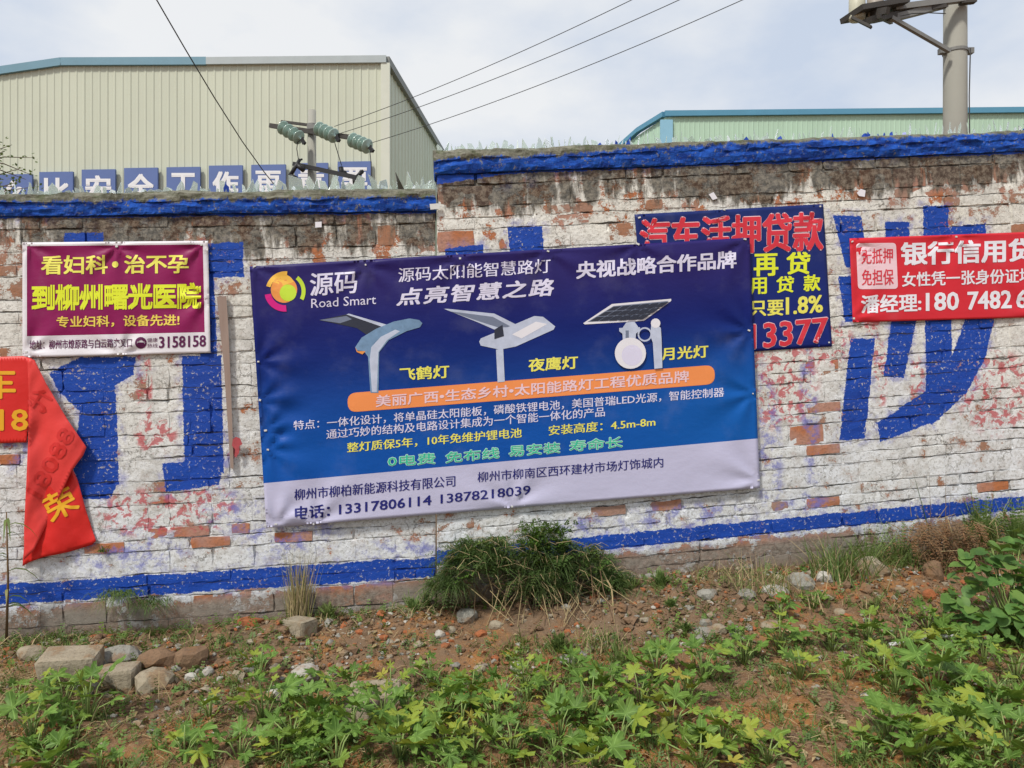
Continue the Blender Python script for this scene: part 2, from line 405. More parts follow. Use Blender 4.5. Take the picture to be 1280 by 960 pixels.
def build_wall(fr, s0, s1, tb, t_top, phase, mat, name, label):
    base = fr.P((s0 + s1) / 2, tb)
    root = empty(name, base, label, 'wall')
    meshes = {}
    for key, (w_, h_) in {'a': (.238, .061), 'b': (.112, .061), 'c': (.238, .126), 'd': (.112, .126)}.items():
        meshes[key] = [brick_mesh('brick', w_, h_, k, mat) for k in range(NV)]
    hid = MB(); nvis = 0; items = []
    k0 = int(math.floor((tb - phase) / PER)) - 1
    rg = random.Random(int(s0 * 100))
    for k in range(k0, k0 + 16):
        for j in range(3):
            # from a period boundary upward: thin, thin, tall
            z0 = phase + k * PER + (0, H1, 2 * H1)[j]; h = (.061, .061, .126)[j]
            zc = z0 + .006 + h / 2
            if zc - h / 2 < tb or zc + h / 2 > t_top + .02: continue
            x = s0 + zc * math.tan(math.radians(fr.phi)) + .003
            sl = (-zc) * math.tan(math.radians(fr.phi)); 
            while x < s1 + .3:
                wd = .238 if rg.random() < (.72 if j < 2 else .8) else .112
                g = rg.uniform(.008, .016)
                if x + wd > s1 - sl and wd > .2: wd = .112
                x2 = x + wd
                if x >= s0 - sl and x2 <= s1 - sl + .001:
                    items.append((x + wd / 2, zc, wd, h))
                x = x2 + g
    for (x, z, wd, h) in items:
        P = fr.P(x, z, rg.uniform(-.003, .004)); px, py = to_px(P)
        vis = -14 < px < 1294 and py < 820 and not any(inside((px, py), q) for q in COVER)
        if P.z + .04 < gzf(P.x, P.y - .03): vis = False
        key = {(.238, .061): 'a', (.112, .061): 'b', (.238, .126): 'c', (.112, .126): 'd'}[(wd, h)]
        me = meshes[key][rg.randrange(NV)]
        rot = (fr.R @ Matrix.Rotation(rg.gauss(0, .007), 3, 'Y')).to_euler()
        if vis and nvis < 300:
            o = link('brick', me, root, P - base, rot); nvis += 1
            b = 0.0
            for (bx, by) in BARE:
                if abs(px - bx) < wd / .0052 / 2 and abs(py - by) < h / .0052 / 2 + 1: b = 1.0
            o['bare'] = b
        else:
            R = rot.to_matrix(); hid.add([P + R @ v.co for v in me.vertices], [list(p.vertices) for p in me.polygons])
    o = hid.build('brick_courses', mat, root, False); tag(o, kind='stuff')
    print(name, 'bricks', nvis, len(items))
    # mortar body
    nu = int((s1 - s0) / .011); nv = int((t_top - tb) / .011)
    A, B = np.meshgrid(np.linspace(s0, s1, nu), np.linspace(tb, t_top + .01, nv))
    A = A + B * math.tan(math.radians(fr.phi))
    dp = -.0008 + .008 * fbm(A * 5, B * 9, 41, 4) - .022 * np.clip(fbm(A * 9, B * 9, 77, 3) - .16, 0, .5) * 2.2
    W = np.array(ORG)[None] + A.ravel()[:, None] * np.array(fr.u) + B.ravel()[:, None] * np.array(fr.v) + (fr.off + dp.ravel())[:, None] * np.array(NRM)
    ix = np.arange(nu * nv).reshape(nv, nu)
    Fq = np.stack([ix[:-1, :-1], ix[:-1, 1:], ix[1:, 1:], ix[1:, :-1]], -1).reshape(-1, 4).tolist()
    n0 = len(W); tp = math.tan(math.radians(fr.phi)); tt = t_top + .01; bk = [fr.P(s0 + tb * tp, tb, -.24), fr.P(s1 + tb * tp, tb, -.24), fr.P(s1 + tt * tp, tt, -.24), fr.P(s0 + tt * tp, tt, -.24)]
    W = np.vstack([W, np.array([tuple(b) for b in bk])])
    Fq.append([n0, n0 + 3, n0 + 2, n0 + 1])
    Fq.append(list(ix[0, ::-1]) + [n0, n0 + 1]); Fq.append(list(ix[-1, :]) + [n0 + 2, n0 + 3])
    Fq.append(list(ix[:, 0]) + [n0 + 3, n0]); Fq.append(list(ix[::-1, -1]) + [n0 + 1, n0 + 2])
    Fq = [[int(i) for i in f] for f in Fq]
    mesh('mortar', W, Fq, mat, root, True)
    root['kind'] = 'thing'
    return root
wallL = build_wall(FL, -4.5, SJ - .004, -1.75, TL_T, PHL, M['wall_l'], 'brick_wall', 'lower whitewashed brick wall with blue painted strokes on the left side of the photo')
wallR = build_wall(FR, SJ + .004, 4.9, -1.75, TR_T, PHR, M['wall_r'], 'brick_wall', 'higher whitewashed brick wall that steps up behind the big blue banner and runs right')

def coping_mat(fr, t0, t1):
    T = NT('coping_concrete'); pos = T.pos(); rel = T.vm('SUBTRACT', pos, tuple(ORG)); t = T.vm('DOT_PRODUCT', rel, tuple(fr.v))
    n = T.noise(T.vm('MULTIPLY', pos, (1, 1, 2.5)), 9, 7, .75); n2 = T.noise(pos, 34, 7, .75); n3 = T.noise(pos, 3, 3)
    c = T.mix(T.ss(n, .35, .65), (.085, .085, .06), (.22, .215, .165))
    c = T.mix(T.ss(n2, .5, .68, 0, .6), c, (.30, .29, .25))
    c = T.mix(T.ss(T.noise(pos, 14, 4, .6), .52, .66, 0, .6), c, (.07, .09, .035))
    sh = T.vm('DOT_PRODUCT', rel, tuple(fr.u))
    lim = T.m('ADD', t0 + (t1 - t0) * .58 if fr.phi < 3 else T.ss(sh, .1, 1.6, t0 + (t1 - t0) * .6, t0 + (t1 - t0) * .84), T.m('MULTIPLY', T.m('SUBTRACT', T.noise(T.vm('MULTIPLY', pos, (1, 1, .3)), 11, 7, .8), .5), .16))
    bm = T.m('MULTIPLY', T.ss(T.m('SUBTRACT', lim, t), -.008, .012), T.m('SUBTRACT', 1, T.ss(n2, .565, .63, 0, .9)))
    c = T.mix(bm, c, T.mix(T.ss(n, .35, .62), (.005, .028, .20), (.018, .10, .48)))
    T.bump(T.m('ADD', n, T.m('MULTIPLY', n2, .4)), .9, .015)
    return T.done(c, .85, .2)
def coping(fr, s0, s1, t0, ta, tbb, root):
    """t0 underside, ta / tbb top at s0 / s1"""
    mat = coping_mat(fr, t0, (ta + tbb) / 2)
    n = int((s1 - s0) / .014); prof = []
    K = [(-.20, 0), (.018, 0), (.024, .10), (.030, .30), (.026, .50), (.034, .56), (.030, .74), (.020, .90), (-.004, .99), (-.03, 1.03), (-.08, 1.05), (-.16, 1.05), (-.26, .95), (-.275, .5), (-.27, 0)]
    S = np.linspace(s0, s1, n); V = []
    for j, (o, f) in enumerate(K):
        tt = t0 + (ta + (tbb - ta) * (S - s0) / (s1 - s0) - t0) * f
        no = .016 * fbm(S * 7, S * 0 + j * .8, 5, 5, .7); nt = .018 * fbm(S * 5, S * 0 + j * .6, 15, 5, .65) * (1 if f > 0 else .5)
        V.append(np.array(ORG)[None] + S[:, None] * np.array(fr.u) + (tt + nt)[:, None] * np.array(fr.v) + (fr.off + o + no)[:, None] * np.array(NRM))
    V = np.stack(V, 1).reshape(-1, 3); k = len(K)
    Fq = [[i * k + j, i * k + (j + 1) % k, (i + 1) * k + (j + 1) % k, (i + 1) * k + j] for i in range(n - 1) for j in range(k)]
    Fq.append(list(range(k))[::-1]); Fq.append([(n - 1) * k + j for j in range(k)])
    mesh('coping', V, Fq, mat, root, False)
tLa = FL.st(0, 242)[1]; tLb = FL.st(540, 236)[1]; tRa = FR.st(548, 188)[1]; tRb = FR.st(1280, 164)[1]
e = (tLb - tLa) / (FL.st(540, 236)[0] - FL.st(0, 242)[0])
coping(FL, -4.5, SJ + .045, TL_T, tLa + e * (-4.5 - FL.st(0, 242)[0]), tLb, wallL)
coping(FR, SJ + .085, 4.9, TR_T, tRa, tRb, wallR)

# ---- broken glass set in the coping
T = NT('broken_glass'); 
M['glass'] = T.done((.66, .74, .68), .2, .5, **{'Transmission Weight': .72, 'IOR': 1.3, 'Alpha': .8})
M['glass_blue'] = simple('blue_painted_glass', (.012, .06, .38), .35, .4)
M['glass_dark'] = simple('brown_bottle_glass', (.05, .045, .03), .2, .5)
def shard(root, fr, px, py, h, wd, mat, lean=0):
    """px,py = tip foot on the coping; h, wd in photo pixels"""
    h *= .0052; wd *= .0052; n = random.choice((3, 4, 4, 5)); off = random.uniform(-.13, -.02)
    c = ray_plane(px, py, fr.off + off)
    # keep the foot in the coping: same s, sunk 2 cm
    pts = [(-wd / 2, -.025), (wd / 2, -.025)]
    if n == 3: pts += [(random.uniform(-.5, .5) * wd, h)]
    elif n == 4: pts += [(wd * random.uniform(.1, .55), h * random.uniform(.5, 1)), (-wd * random.uniform(0, .45), h)]
    else: pts += [(wd * .55, h * random.uniform(.3, .6)), (wd * random.uniform(-.2, .3), h), (-wd * .5, h * random.uniform(.4, .8))]
    a = random.uniform(-.9, .9); ux = fr.u * math.cos(a) + NRM * math.sin(a); nx = fr.v.cross(ux).normalized() * .003
    up = (Vector((0, 0, 1)) + fr.u * lean + NRM * random.uniform(-.25, .25)).normalized()
    P = [c + ux * x + up * y for x, y in pts]; m_ = len(P)
    V = [p + nx for p in P] + [p - nx for p in P]
    Fc = [list(range(m_)), list(range(m_, 2 * m_))[::-1]] + [[i, i + m_, (i + 1) % m_ + m_, (i + 1) % m_] for i in range(m_)]
    mesh('glass_shard', V, Fc, mat, root)
x = 2
while x < 545:
    y = 243 - 7 * x / 545
    big = 1 if x > 330 else .7
    shard(wallL, FL, x, y, random.choice((6, 10, 14, 20)) * big, random.uniform(6, 15) * big, M['glass'], random.uniform(-.4, .4)); x += random.uniform(4, 11)
for (x, h, wd) in ((370,18,18),(420,20,9),(478,16,14),(512,24,20),(528,18,12),(497,14,12),(535,16,14),(445,20,16),(315,14,14)): shard(wallL, FL, x, 238, h, wd, M['glass'], random.uniform(-.3, .3))
shard(wallL, FL, 502, 238, 24, 11, M['glass_dark'], -.35); shard(wallL, FL, 474, 244, 10, 10, M['glass_blue'], .5); shard(wallL, FL, 283, 240, 10, 6, M['glass_blue'])
shard(wallL, FL, 456, 246, 8, 10, M['glass_blue'], -.5)
x = 550
while x < 1290:
    y = 189 - 25 * (x - 545) / 735
    r = random.random()
    if x < 690: shard(wallR, FR, x, y, random.choice((6, 9, 13)), random.uniform(4, 12), M['glass'], random.uniform(-.5, .5))
    elif r < .5: shard(wallR, FR, x, y, random.uniform(7, 17), random.uniform(1, 3), M['glass'], random.uniform(-.4, .4))
    elif r < .85: shard(wallR, FR, x, y, random.uniform(4, 10), random.uniform(4, 10), M['glass'], random.uniform(-.4, .4))
    else: shard(wallR, FR, x, y + 2, random.uniform(5, 9), random.uniform(4, 7), M['glass_blue'], random.uniform(-.4, .4))
    x += random.uniform(4, 10)
for (x, h, wd) in ((783,14,12),(770,9,5),(1198,14,11),(1188,10,7),(1083,8,8)): shard(wallR, FR, x, 189 - 25 * (x - 545) / 735 + 3, h, wd, M['glass_blue'] if x < 800 or x == 1083 else M['glass'])
# ================================================================== ground
def soil_mat():
    T = NT('soil'); p = T.pos()
    n = T.noise(p, 2.2, 6, .6); n2 = T.noise(p, 22, 6, .7); n3 = T.noise(p, 90, 3, .6)
    c = T.mix(T.ss(n, .38, .62), (.36, .165, .055), (.22, .14, .085))
    c = T.mix(T.ss(n2, .45, .66, 0, .7), c, (.12, .075, .045))
    c = T.mix(T.ss(n3, .56, .68, 0, .6), c, (.42, .33, .23))
    sep = T.n('ShaderNodeSeparateXYZ'); T.put(sep.inputs[0], p)
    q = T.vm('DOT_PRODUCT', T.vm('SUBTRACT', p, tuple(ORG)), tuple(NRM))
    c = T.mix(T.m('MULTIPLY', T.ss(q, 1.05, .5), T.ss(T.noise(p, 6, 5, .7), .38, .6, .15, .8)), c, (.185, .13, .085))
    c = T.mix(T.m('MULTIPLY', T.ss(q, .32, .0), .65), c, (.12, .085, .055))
    T.bump(T.m('ADD', n2, T.m('MULTIPLY', n3, .5)), 1.0, .02)
    return T.done(c, .95, .1)
M['soil'] = soil_mat()
gx, gy = np.meshgrid(np.linspace(-4.6, 5.2, 560), np.linspace(-4.4, 1.0, 330))
gz = ground_z(gx, gy) + .012 * fbm(gx * 18, gy * 18, 21, 3)
ix = np.arange(gx.size).reshape(gx.shape)
Fq = np.stack([ix[:-1, :-1], ix[:-1, 1:], ix[1:, 1:], ix[1:, :-1]], -1).reshape(-1, 4).tolist()
# skirt out to the horizon, joined to the fine patch
V = np.stack([gx.ravel(), gy.ravel(), gz.ravel()], 1)
ring = list(ix[0, :]) + list(ix[1:, -1]) + list(ix[-1, -2::-1]) + list(ix[-2:0:-1, 0])
for k, rr in enumerate((1.35, 6, 60, 150)):
    P = V[ring[:]] if k == 0 else base_ring
    if k == 0: base_ring = V[ring].copy()
    nw = base_ring.copy(); c = np.array([.3, -1.7, 0]); nw = c + (base_ring - c) * np.array([rr, rr, 0 if k else .6]); nw[:, 2] += (-.12 if k else 0)
    n0 = len(V); V = np.vstack([V, nw]); new = [n0 + i for i in range(len(nw))]; old = ring if k == 0 else prev
    m_ = len(new)
    Fq += [[int(old[i]), int(new[i]), int(new[(i + 1) % m_]), int(old[(i + 1) % m_])] for i in range(m_)]
    prev = new
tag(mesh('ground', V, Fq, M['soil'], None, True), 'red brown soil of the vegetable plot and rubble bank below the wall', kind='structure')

# ================================================================== left factory
def sheet_mat(name, a, b):
    T = NT(name); p = T.pos(); n = T.noise(T.vm('MULTIPLY', p, (2.2, 2.2, .12)), 1, 5, .6); n2 = T.noise(p, .5, 4)
    c = T.mix(n, a, b); c = T.mix(T.m('MULTIPLY', T.ss(T.rnd(), 0, 1), .16), c, tuple(x * .75 for x in a))
    c = T.mix(T.ss(n2, .45, .75, 0, .25), c, tuple(x * .8 for x in b))
    return T.done(c, .5, .35)
M['sheet_cream'] = sheet_mat('cream_steel_sheet', (.53, .565, .45), (.59, .615, .50))
M['sheet_green'] = sheet_mat('pale_green_steel_sheet', (.40, .57, .43), (.47, .64, .50))
M['trim_blue'] = simple('blue_grey_flashing', (.16, .30, .38), .5, .4, .12, 2, 0)
M['trim_teal'] = simple('blue_flashing', (.09, .27, .40), .5, .4, .1, 2, 0)
M['trim_cream'] = simple('cream_flashing', (.60, .62, .53), .5, .4, .08, 2, 0)
M['trim_dark'] = simple('weathered_dark_flashing', (.22, .23, .22), .6, .3, .1, 2, 0)
def ribbed(P0, P1, zb, z0, z1, rib, out, mat, root, name='wall_sheet', per=3, depth=.015):
    """ribbed steel sheets between P0 and P1; top edge z0 -> z1; one object per sheet of `per` ribs"""
    P0 = Vector(P0); P1 = Vector(P1); Lg = (P1 - P0).length; u = (P1 - P0) / Lg; out = Vector(out)
    n = max(1, round(Lg / (rib * per))); wdt = Lg / n
    for i in range(n):
        V = []; a0 = i * wdt; r_ = wdt / per; pts = []
        for k in range(per):
            b = a0 + k * r_
            pts += [(b, 0), (b + r_ * .66, 0), (b + r_ * .74, 1), (b + r_ * .9, 1), (b + r_ * .985, 0)]
        pts.append((a0 + wdt - .004, 0))
        for a, d in pts:
            zt = z0 + (z1 - z0) * a / Lg
            q = P0 + u * a + out * (d * depth)
            V.append((q.x, q.y, zb)); V.append((q.x, q.y, zt))
        m_ = len(pts); Fc = [[2 * k, 2 * k + 2, 2 * k + 3, 2 * k + 1] for k in range(m_ - 1)]
        # folded back edge for thickness
        bq = [P0 + u * a0 - out * .02, P0 + u * (a0 + wdt - .004) - out * .02]
        for j, (q, a) in enumerate(((bq[0], a0), (bq[1], a0 + wdt))):
            V.append((q.x, q.y, zb)); V.append((q.x, q.y, z0 + (z1 - z0) * a / Lg))
        b0 = 2 * m_
        Fc += [[b0, 0, 1, b0 + 1], [2 * m_ - 2, b0 + 2, b0 + 3, 2 * m_ - 1], [b0 + 2, b0, b0 + 1, b0 + 3]]
        mesh(name, V, Fc, mat, root)
D1 = 25.0
c1 = at(481, 480, D1); z_top = at(481, 79, D1).z; k1 = at(78, 480, D1); k0 = at(-60, 480, D1)
zl = at(-60, 102, D1).z; zk = at(78, 82, D1).z
fac = empty('factory_building', (c1.x - 5, c1.y, -.2), 'tall cream ribbed steel factory behind the lower wall at the left', 'factory')
ribbed((k0.x, c1.y, 0), (k1.x, c1.y, 0), -.2, zl, zk, .255, (0, -1, 0), M['sheet_cream'], fac)
ribbed((k1.x, c1.y, 0), (c1.x, c1.y, 0), -.2, zk, z_top, .255, (0, -1, 0), M['sheet_cream'], fac)
sd_ = Vector((.095, 1, 0)).normalized(); c2 = Vector((c1.x, c1.y, 0)) + sd_ * 26
ribbed((c1.x, c1.y + .02, 0), c2, -.2, z_top, z_top, .5, (1, -.095, 0), M['sheet_cream'], fac, per=4, depth=.03)
tr = MB(); tr.bar((k0.x, c1.y - .05, zl + .10), (k1.x, c1.y - .05, zk + .10), .14, .26); tr.bar((k1.x, c1.y - .05, zk + .10), (k1.x + 4.9, c1.y - .05, zk + .12), .14, .26)
tr.build('roof_flashing', M['trim_blue'], fac)
tr = MB(); tr.bar((k1.x + 4.9, c1.y - .052, zk + .12), (c1.x + .06, c1.y - .052, z_top + .1), .14, .24); tr.build('roof_flashing', simple('faded_grey_flashing', (.40, .45, .46), .5, .4, .12, 2, 0), fac)
tr = MB(); tr.bar((c1.x + .08, c1.y, z_top + .1), (c2.x + .08, c2.y, z_top + .1), .16, .26); tr.build('roof_flashing', M['trim_dark'], fac)
tr = MB(); tr.box((c1.x + .03, c1.y - .03, (z_top - .2) / 2), (.3, .12, z_top + .16)); tr.build('corner_flashing', M['trim_cream'], fac)
tr = MB(); rz = z_top - .05; tr.add([(k0.x, c1.y + .1, zl - .05), (k1.x, c1.y + .1, zk - .05), (c1.x, c1.y + .1, rz), (c2.x, c2.y, rz), (k1.x, c2.y, zk - .05), (k0.x, c2.y, zl - .05)], [[0, 1, 4, 5], [1, 2, 3, 4]]); tr.build('roof', M['trim_dark'], fac)

# sign boards on the factory: one white character each
M['board'] = simple('faded_blue_board', (.115, .17, .38), .6, .3, .12, 1.5, 0)
M['print_white'] = simple('white_print', (.78, .78, .80), .5, .3, .04, 9, 0)
def text_raw(body, offset=0.0, shear=0.0, res=2, space=1.0):
    c = bpy.data.curves.new('lettering', 'FONT'); c.body = body; c.fill_mode = 'FRONT'; c.resolution_u = res
    c.offset = offset; c.shear = shear; c.space_character = space
    o = bpy.data.objects.new('lettering', c); COL.objects.link(o)
    dg = bpy.context.evaluated_depsgraph_get(); dg.update()
    me = bpy.data.meshes.new_from_object(o.evaluated_get(dg))
    bpy.data.objects.remove(o); bpy.data.curves.remove(c)
    return me
def mapped(me, fn, maxlen, subdiv=True):
    """me holds flat geometry; refine it and map every vertex through fn(x, y) -> world point"""
    bm = bmesh.new(); bm.from_mesh(me); bpy.data.meshes.remove(me)
    bmesh.ops.triangulate(bm, faces=bm.faces[:])
    for _ in range(4 if subdiv else 0):
        es = [e for e in bm.edges if (e.verts[0].co - e.verts[1].co).length > maxlen]
        if not es: break
        bmesh.ops.subdivide_edges(bm, edges=es, cuts=1); bmesh.ops.triangulate(bm, faces=[f for f in bm.faces if len(f.verts) > 3])
    V = [fn(v.co.x, v.co.y) for v in bm.verts]; bm.verts.index_update()
    Fc = [[v.index for v in f.verts] for f in bm.faces]; bm.free()
    return V, Fc
def bbox(me):
    n = len(me.vertices); a = np.zeros(n * 3); me.vertices.foreach_get('co', a); a = a.reshape(-1, 3)
    return a[:, 0].min(), a[:, 0].max(), a[:, 1].min(), a[:, 1].max()
yb = c1.y - .16
SIGN = [(-4, 40, 218, '么'), (49, 91, 215, '比'), (102, 144, 212, '安'), (155, 197, 210, '全'), (208, 250, 209, '工'), (261, 303, 207, '作'), (314, 357, 206, '更'), (368, 410, 204, '重'), (422, 464, 202, '要')]
DS = D1 - .16
ORD = ['first', 'second', 'third', 'fourth', 'fifth', 'sixth', 'seventh', 'eighth', 'ninth']
for si, (xa, xb, yt, ch) in enumerate(SIGN):
    A = at(xa, yt, DS); B = at(xb, yt - .6, DS); hgt = (B.x - A.x) * 1.16
    rt = empty('sign_board', ((A.x + B.x) / 2, A.y, A.z - hgt), '%s blue square board from the left on the cream factory wall, reading %s' % (ORD[si], ch), 'sign', 'blue boards in a row on the factory wall')
    V = []
    for y in (0, .08):
        V += [(A.x, A.y + y, A.z - hgt), (B.x, A.y + y, A.z - hgt), (B.x, A.y + y, B.z), (A.x, A.y + y, A.z)]
    mesh('board', V, [[0, 1, 2, 3], [7, 6, 5, 4], [0, 4, 5, 1], [1, 5, 6, 2], [2, 6, 7, 3], [3, 7, 4, 0]], M['board'], rt)
    me = text_raw(ch, 0); x0, x1, y0, y1 = bbox(me); wv = B.x - A.x; tv = .72 * wv; 
    f = lambda x, y: Vector((A.x + .14 * wv + (x - x0) / (x1 - x0) * tv, A.y - .006, A.z - hgt * .5 + ((y - y0) / (y1 - y0) - .5) * tv * 1.08))
    V, Fc = mapped(me, f, 9, False); A_ = []; Q = []
    for k, (dx, dz) in enumerate(((-.03, -.02), (.03, -.02), (.03, .02), (-.03, .02))): A_ += [v + Vector((dx, -.002 * k, dz)) for v in V]; Q += [[i + k * len(V) for i in q] for q in Fc]
    mesh('character', A_, Q, M['print_white'], rt)

# ================================================================== right factory
D2 = 30.0
q0 = at(832, 480, D2); zt2 = at(832, 146, D2).z; q1 = at(1420, 480, D2); zt3 = at(1420, 140, D2).z
fb = empty('factory_building', (q0.x + 6, q0.y, -.2), 'pale green ribbed steel factory with blue roof edge behind the higher wall', 'factory')
ribbed((q0.x, q0.y, 0), (q1.x, q1.y, 0), -.2, zt2, zt3, .2, (0, -1, 0), M['sheet_green'], fb)
d2 = Vector((-.354, 1, 0)); q2 = Vector((q0.x, q0.y, 0)) + d2 * 16
ribbed(q2, (q0.x, q0.y + .02, 0), -.2, zt2 - .3, zt2, .3, (-1, -.354, 0), M['sheet_green'], fb)
tr = MB(); tr.bar((q0.x - .05, q0.y - .06, zt2 + .1), (q1.x, q1.y - .06, zt3 + .1), .16, .22); tr.build('roof_flashing', M['trim_teal'], fb)
tr = MB(); prev_ = None
for i in range(9):
    k = i / 8; p_ = Vector((q0.x, q0.y, 0)) + d2 * (16 * k); z_ = zt2 + .1 - .3 * k + .12 * math.sin(k * 19)
    if prev_ is not None: tr.bar(prev_, (p_.x - .05, p_.y, z_), .2, .2)
    prev_ = (p_.x - .05, p_.y, z_)
tr.build('roof_flashing', M['trim_teal'], fb)
tr = MB(); tr.box((q0.x + .02, q0.y - .06, zt2 / 2 - .15), (.5, .1, zt2)); tr.build('corner_flashing', simple('light_blue_flashing', (.25, .48, .62), .5, .4, .1, 2, 0), fb)
tr = MB(); tr.add([(q0.x, q0.y + .1, zt2 - .02), (q1.x, q1.y + .1, zt3 - .02), (q1.x, q1.y + 16, zt3), (q2.x, q2.y, zt2 - .32)], [[0, 1, 2, 3]]); tr.build('roof', M['trim_teal'], fb)

# ================================================================== utility poles and wires
M['concrete'] = simple('pole_concrete', (.33, .325, .285), .85, .2, .14, 3, .25)
M['steel'] = simple('galvanised_steel', (.20, .20, .19), .55, .4, .25, 8, .1)
M['rust'] = simple('dark_rusty_steel', (.06, .055, .05), .7, .3, .3, 8, .2)
M['black'] = simple('black_fittings', (.018, .018, .02), .5, .4, .1, 8, 0)
M['insul'] = simple('green_glass_insulator', (.34, .47, .41), .15, .6, .15, 8, 0)
M['wire'] = simple('dark_wire', (.045, .045, .045), .6, .3, .1, 3, 0)
D3 = 15.0
top = at(390, 138, D3); pr = empty('utility_pole', (top.x, top.y, -.1), 'slim concrete power pole with glass insulators in front of the cream factory', 'utility pole')
t_ = MB(); t_.lathe((top.x, top.y, -.1), (0, 0, 1), [(0, .12), (top.z + .1, .078), (top.z + .1, 0)], 14); t_.build('shaft', M['concrete'], pr, True)
ca = at(338, 157, D3 + 1.2); cb_ = at(462, 184, D3 - 1.5); ca.y = top.y + .55; cb_.y = top.y - .75
ca = at(338, 157, ca.y - CAM.y); cb_ = at(440, 172, cb_.y - CAM.y)
t_ = MB(); t_.bar(ca, cb_, .07, .09); t_.bar(at(352, 152, D3 + .3), at(415, 160, D3 - .2), .05, .05); t_.build('crossarm', M['rust'], pr)
t_ = MB(); t_.lathe(at(390.5, 161, D3), (0, 0, 1), [(0, .09), (0, .105), (.09, .105), (.09, .09)], 12); t_.bar(at(384, 159, D3 - .1), at(400, 158, D3 - .1), .05, .08); t_.build('clamp', M['steel'], pr)
INS = [((351, 158), (377, 174)), ((396, 160), (420, 171)), ((438, 174), (462, 184))]
ends = []
for i, (a, b) in enumerate(INS):
    dd = D3 - .1 - .35 * i; A = at(*a, dd); B = at(*b, dd - .25); ax = (B - A); lg = ax.length; prof = [(-.04, .03)]
    io = MB(); nd = 4
    for k in range(nd):
        h = lg * (k + .2) / nd; prof += [(h, .05), (h + .01, .115), (h + .04, .145), (h + .05, .13), (h + .05, .05), (h + .07, .03)]
    prof.append((lg + .03, .02)); io.lathe(A, ax, prof, 14); so_ = io.build('insulator_string', M['insul'], pr, True)
    cl = MB(); cl.bar(B, B + ax.normalized() * .1 + Vector((0, 0, -.05)), .05, .06); cl.bar(B + Vector((.02, 0, .04)), B + Vector((.03, 0, -.1)), .03, .04); cl.build('wire_clamp', M['black'], so_)
    ends.append(B)
la = at(367, 205, D3 - .05); lb = at(446, 222, D3 - .5)
t_ = MB(); t_.bar(la, lb, .07, .08); t_.build('lower_crossarm', M['black'], pr)
def fuse(p, q, extra):
    b = MB(); b.tube([at(*p, D3 - .3), at(*q, D3 - .3)], [.035, .045], 8)
    for e_ in extra: b.tube([at(*e_[0], D3 - .3), at(*e_[1], D3 - .3)], e_[2], 8)
    b.build('fuse_switch', M['black'], pr, True)
fuse((375, 199), (362, 221), [((362, 219), (371, 224), .05), ((371, 206), (380, 213), .05), ((374, 200), (378, 199), .02)])
fuse((421, 217), (433, 216), [((426, 209), (428, 219), .05), ((430, 214), (437, 222), .03), ((422, 216), (419, 222), .03)])
fuse((444, 223), (453, 214), [((452, 216), (454, 213), .03), ((443, 222), (444, 233), .045), ((442, 232), (445, 238), .035)])
for a, pts in ((0, [(372, 178), (371, 186), (373, 199)]), (1, [(417, 173), (420, 184), (427, 207)]), (2, [(462, 187), (464, 205), (464, 237)])):
    b = MB(); b.tube([ends[a]] + [at(x, y, D3 - .3) for x, y in pts], .009, 5); b.build('jumper_wire', M['wire'], pr)
def wire(pts, r_, label):
    """pts: (px, py, depth); sagging curve through them"""
    P = [at(*p) for p in pts]
    if len(P) == 2:
        n = 24; P = [P[0].lerp(P[1], i / n) - Vector((0, 0, .35 * 4 * (i / n) * (1 - i / n) * .5)) for i in range(n + 1)]
    b = MB(); b.tube(P, r_, 5); o = b.build('power_line', M['wire'], None, True); tag(o, label, 'wire', 'overhead power lines')
wire([(418, 158, D3 - .5), (1010, -113, 9.5)], .006, 'topmost of the three thin power lines rising right across the sky')
wire([(421, 168, D3 - .6), (1030, -86, 9.5)], .006, 'middle of the three thin power lines rising right across the sky')
wire([(463, 179, D3 - 1.1), (1100, -80, 9.5)], .006, 'lowest of the three thin power lines rising right across the sky')
wire([(165, -60, 9), (196, 0, 9.4), (232, 62, 10), (268, 122, 11), (303, 177, 12), (331, 216, 13), (352, 242, 14), (372, 262, 14.8)], .009, 'dark cable dropping steeply from the top left in front of the cream factory')

# right pole, close behind the wall
D4 = 7.4
pc = at(1194, 480, D4); r0 = 13.0 / F * D4
p2 = empty('utility_pole', (pc.x, pc.y, 0), 'thick concrete pole carrying a steel bracket behind the higher wall at the right', 'utility pole')
t_ = MB(); t_.lathe((pc.x, pc.y, -.1), (0, 0, 1), [(0, r0 * 1.15), (4.2, r0 * 1.04), (7.5, r0 * .96), (7.5, 0)], 20); t_.build('shaft', M['concrete'], p2, True)
def band(py, dz=.03):
    a = at(1194, py, D4); b = MB(); b.lathe((pc.x, pc.y, a.z), (0, 0, 1), [(0, r0 * 1.0), (0, r0 * 1.1), (dz, r0 * 1.1), (dz, r0 * 1.0)], 20)
    b.box((pc.x - r0 * 1.35, pc.y - .02, a.z + dz / 2), (r0 * .6, .06, dz * 1.8)); b.box((pc.x + r0 * 1.3, pc.y - .02, a.z + dz / 2), (r0 * .5, .06, dz * 1.8))
    b.build('clamp', M['steel'], p2, False)
band(67); band(3, .05); 
b = MB(); b.bar(at(1114, 22, D4 - .3), at(1187, 64, D4 - .12), .035, .035); b.build('brace', M['steel'], p2)
for (a, c_, m_) in (((1118, 10), (1218, -3), .055), ((1112, 24), (1182, 6), .06)):
    b = MB(); b.bar(at(*a, D4 - .25), at(*c_, D4 - .15), m_, m_); b.build('crossarm', M['steel'], p2)
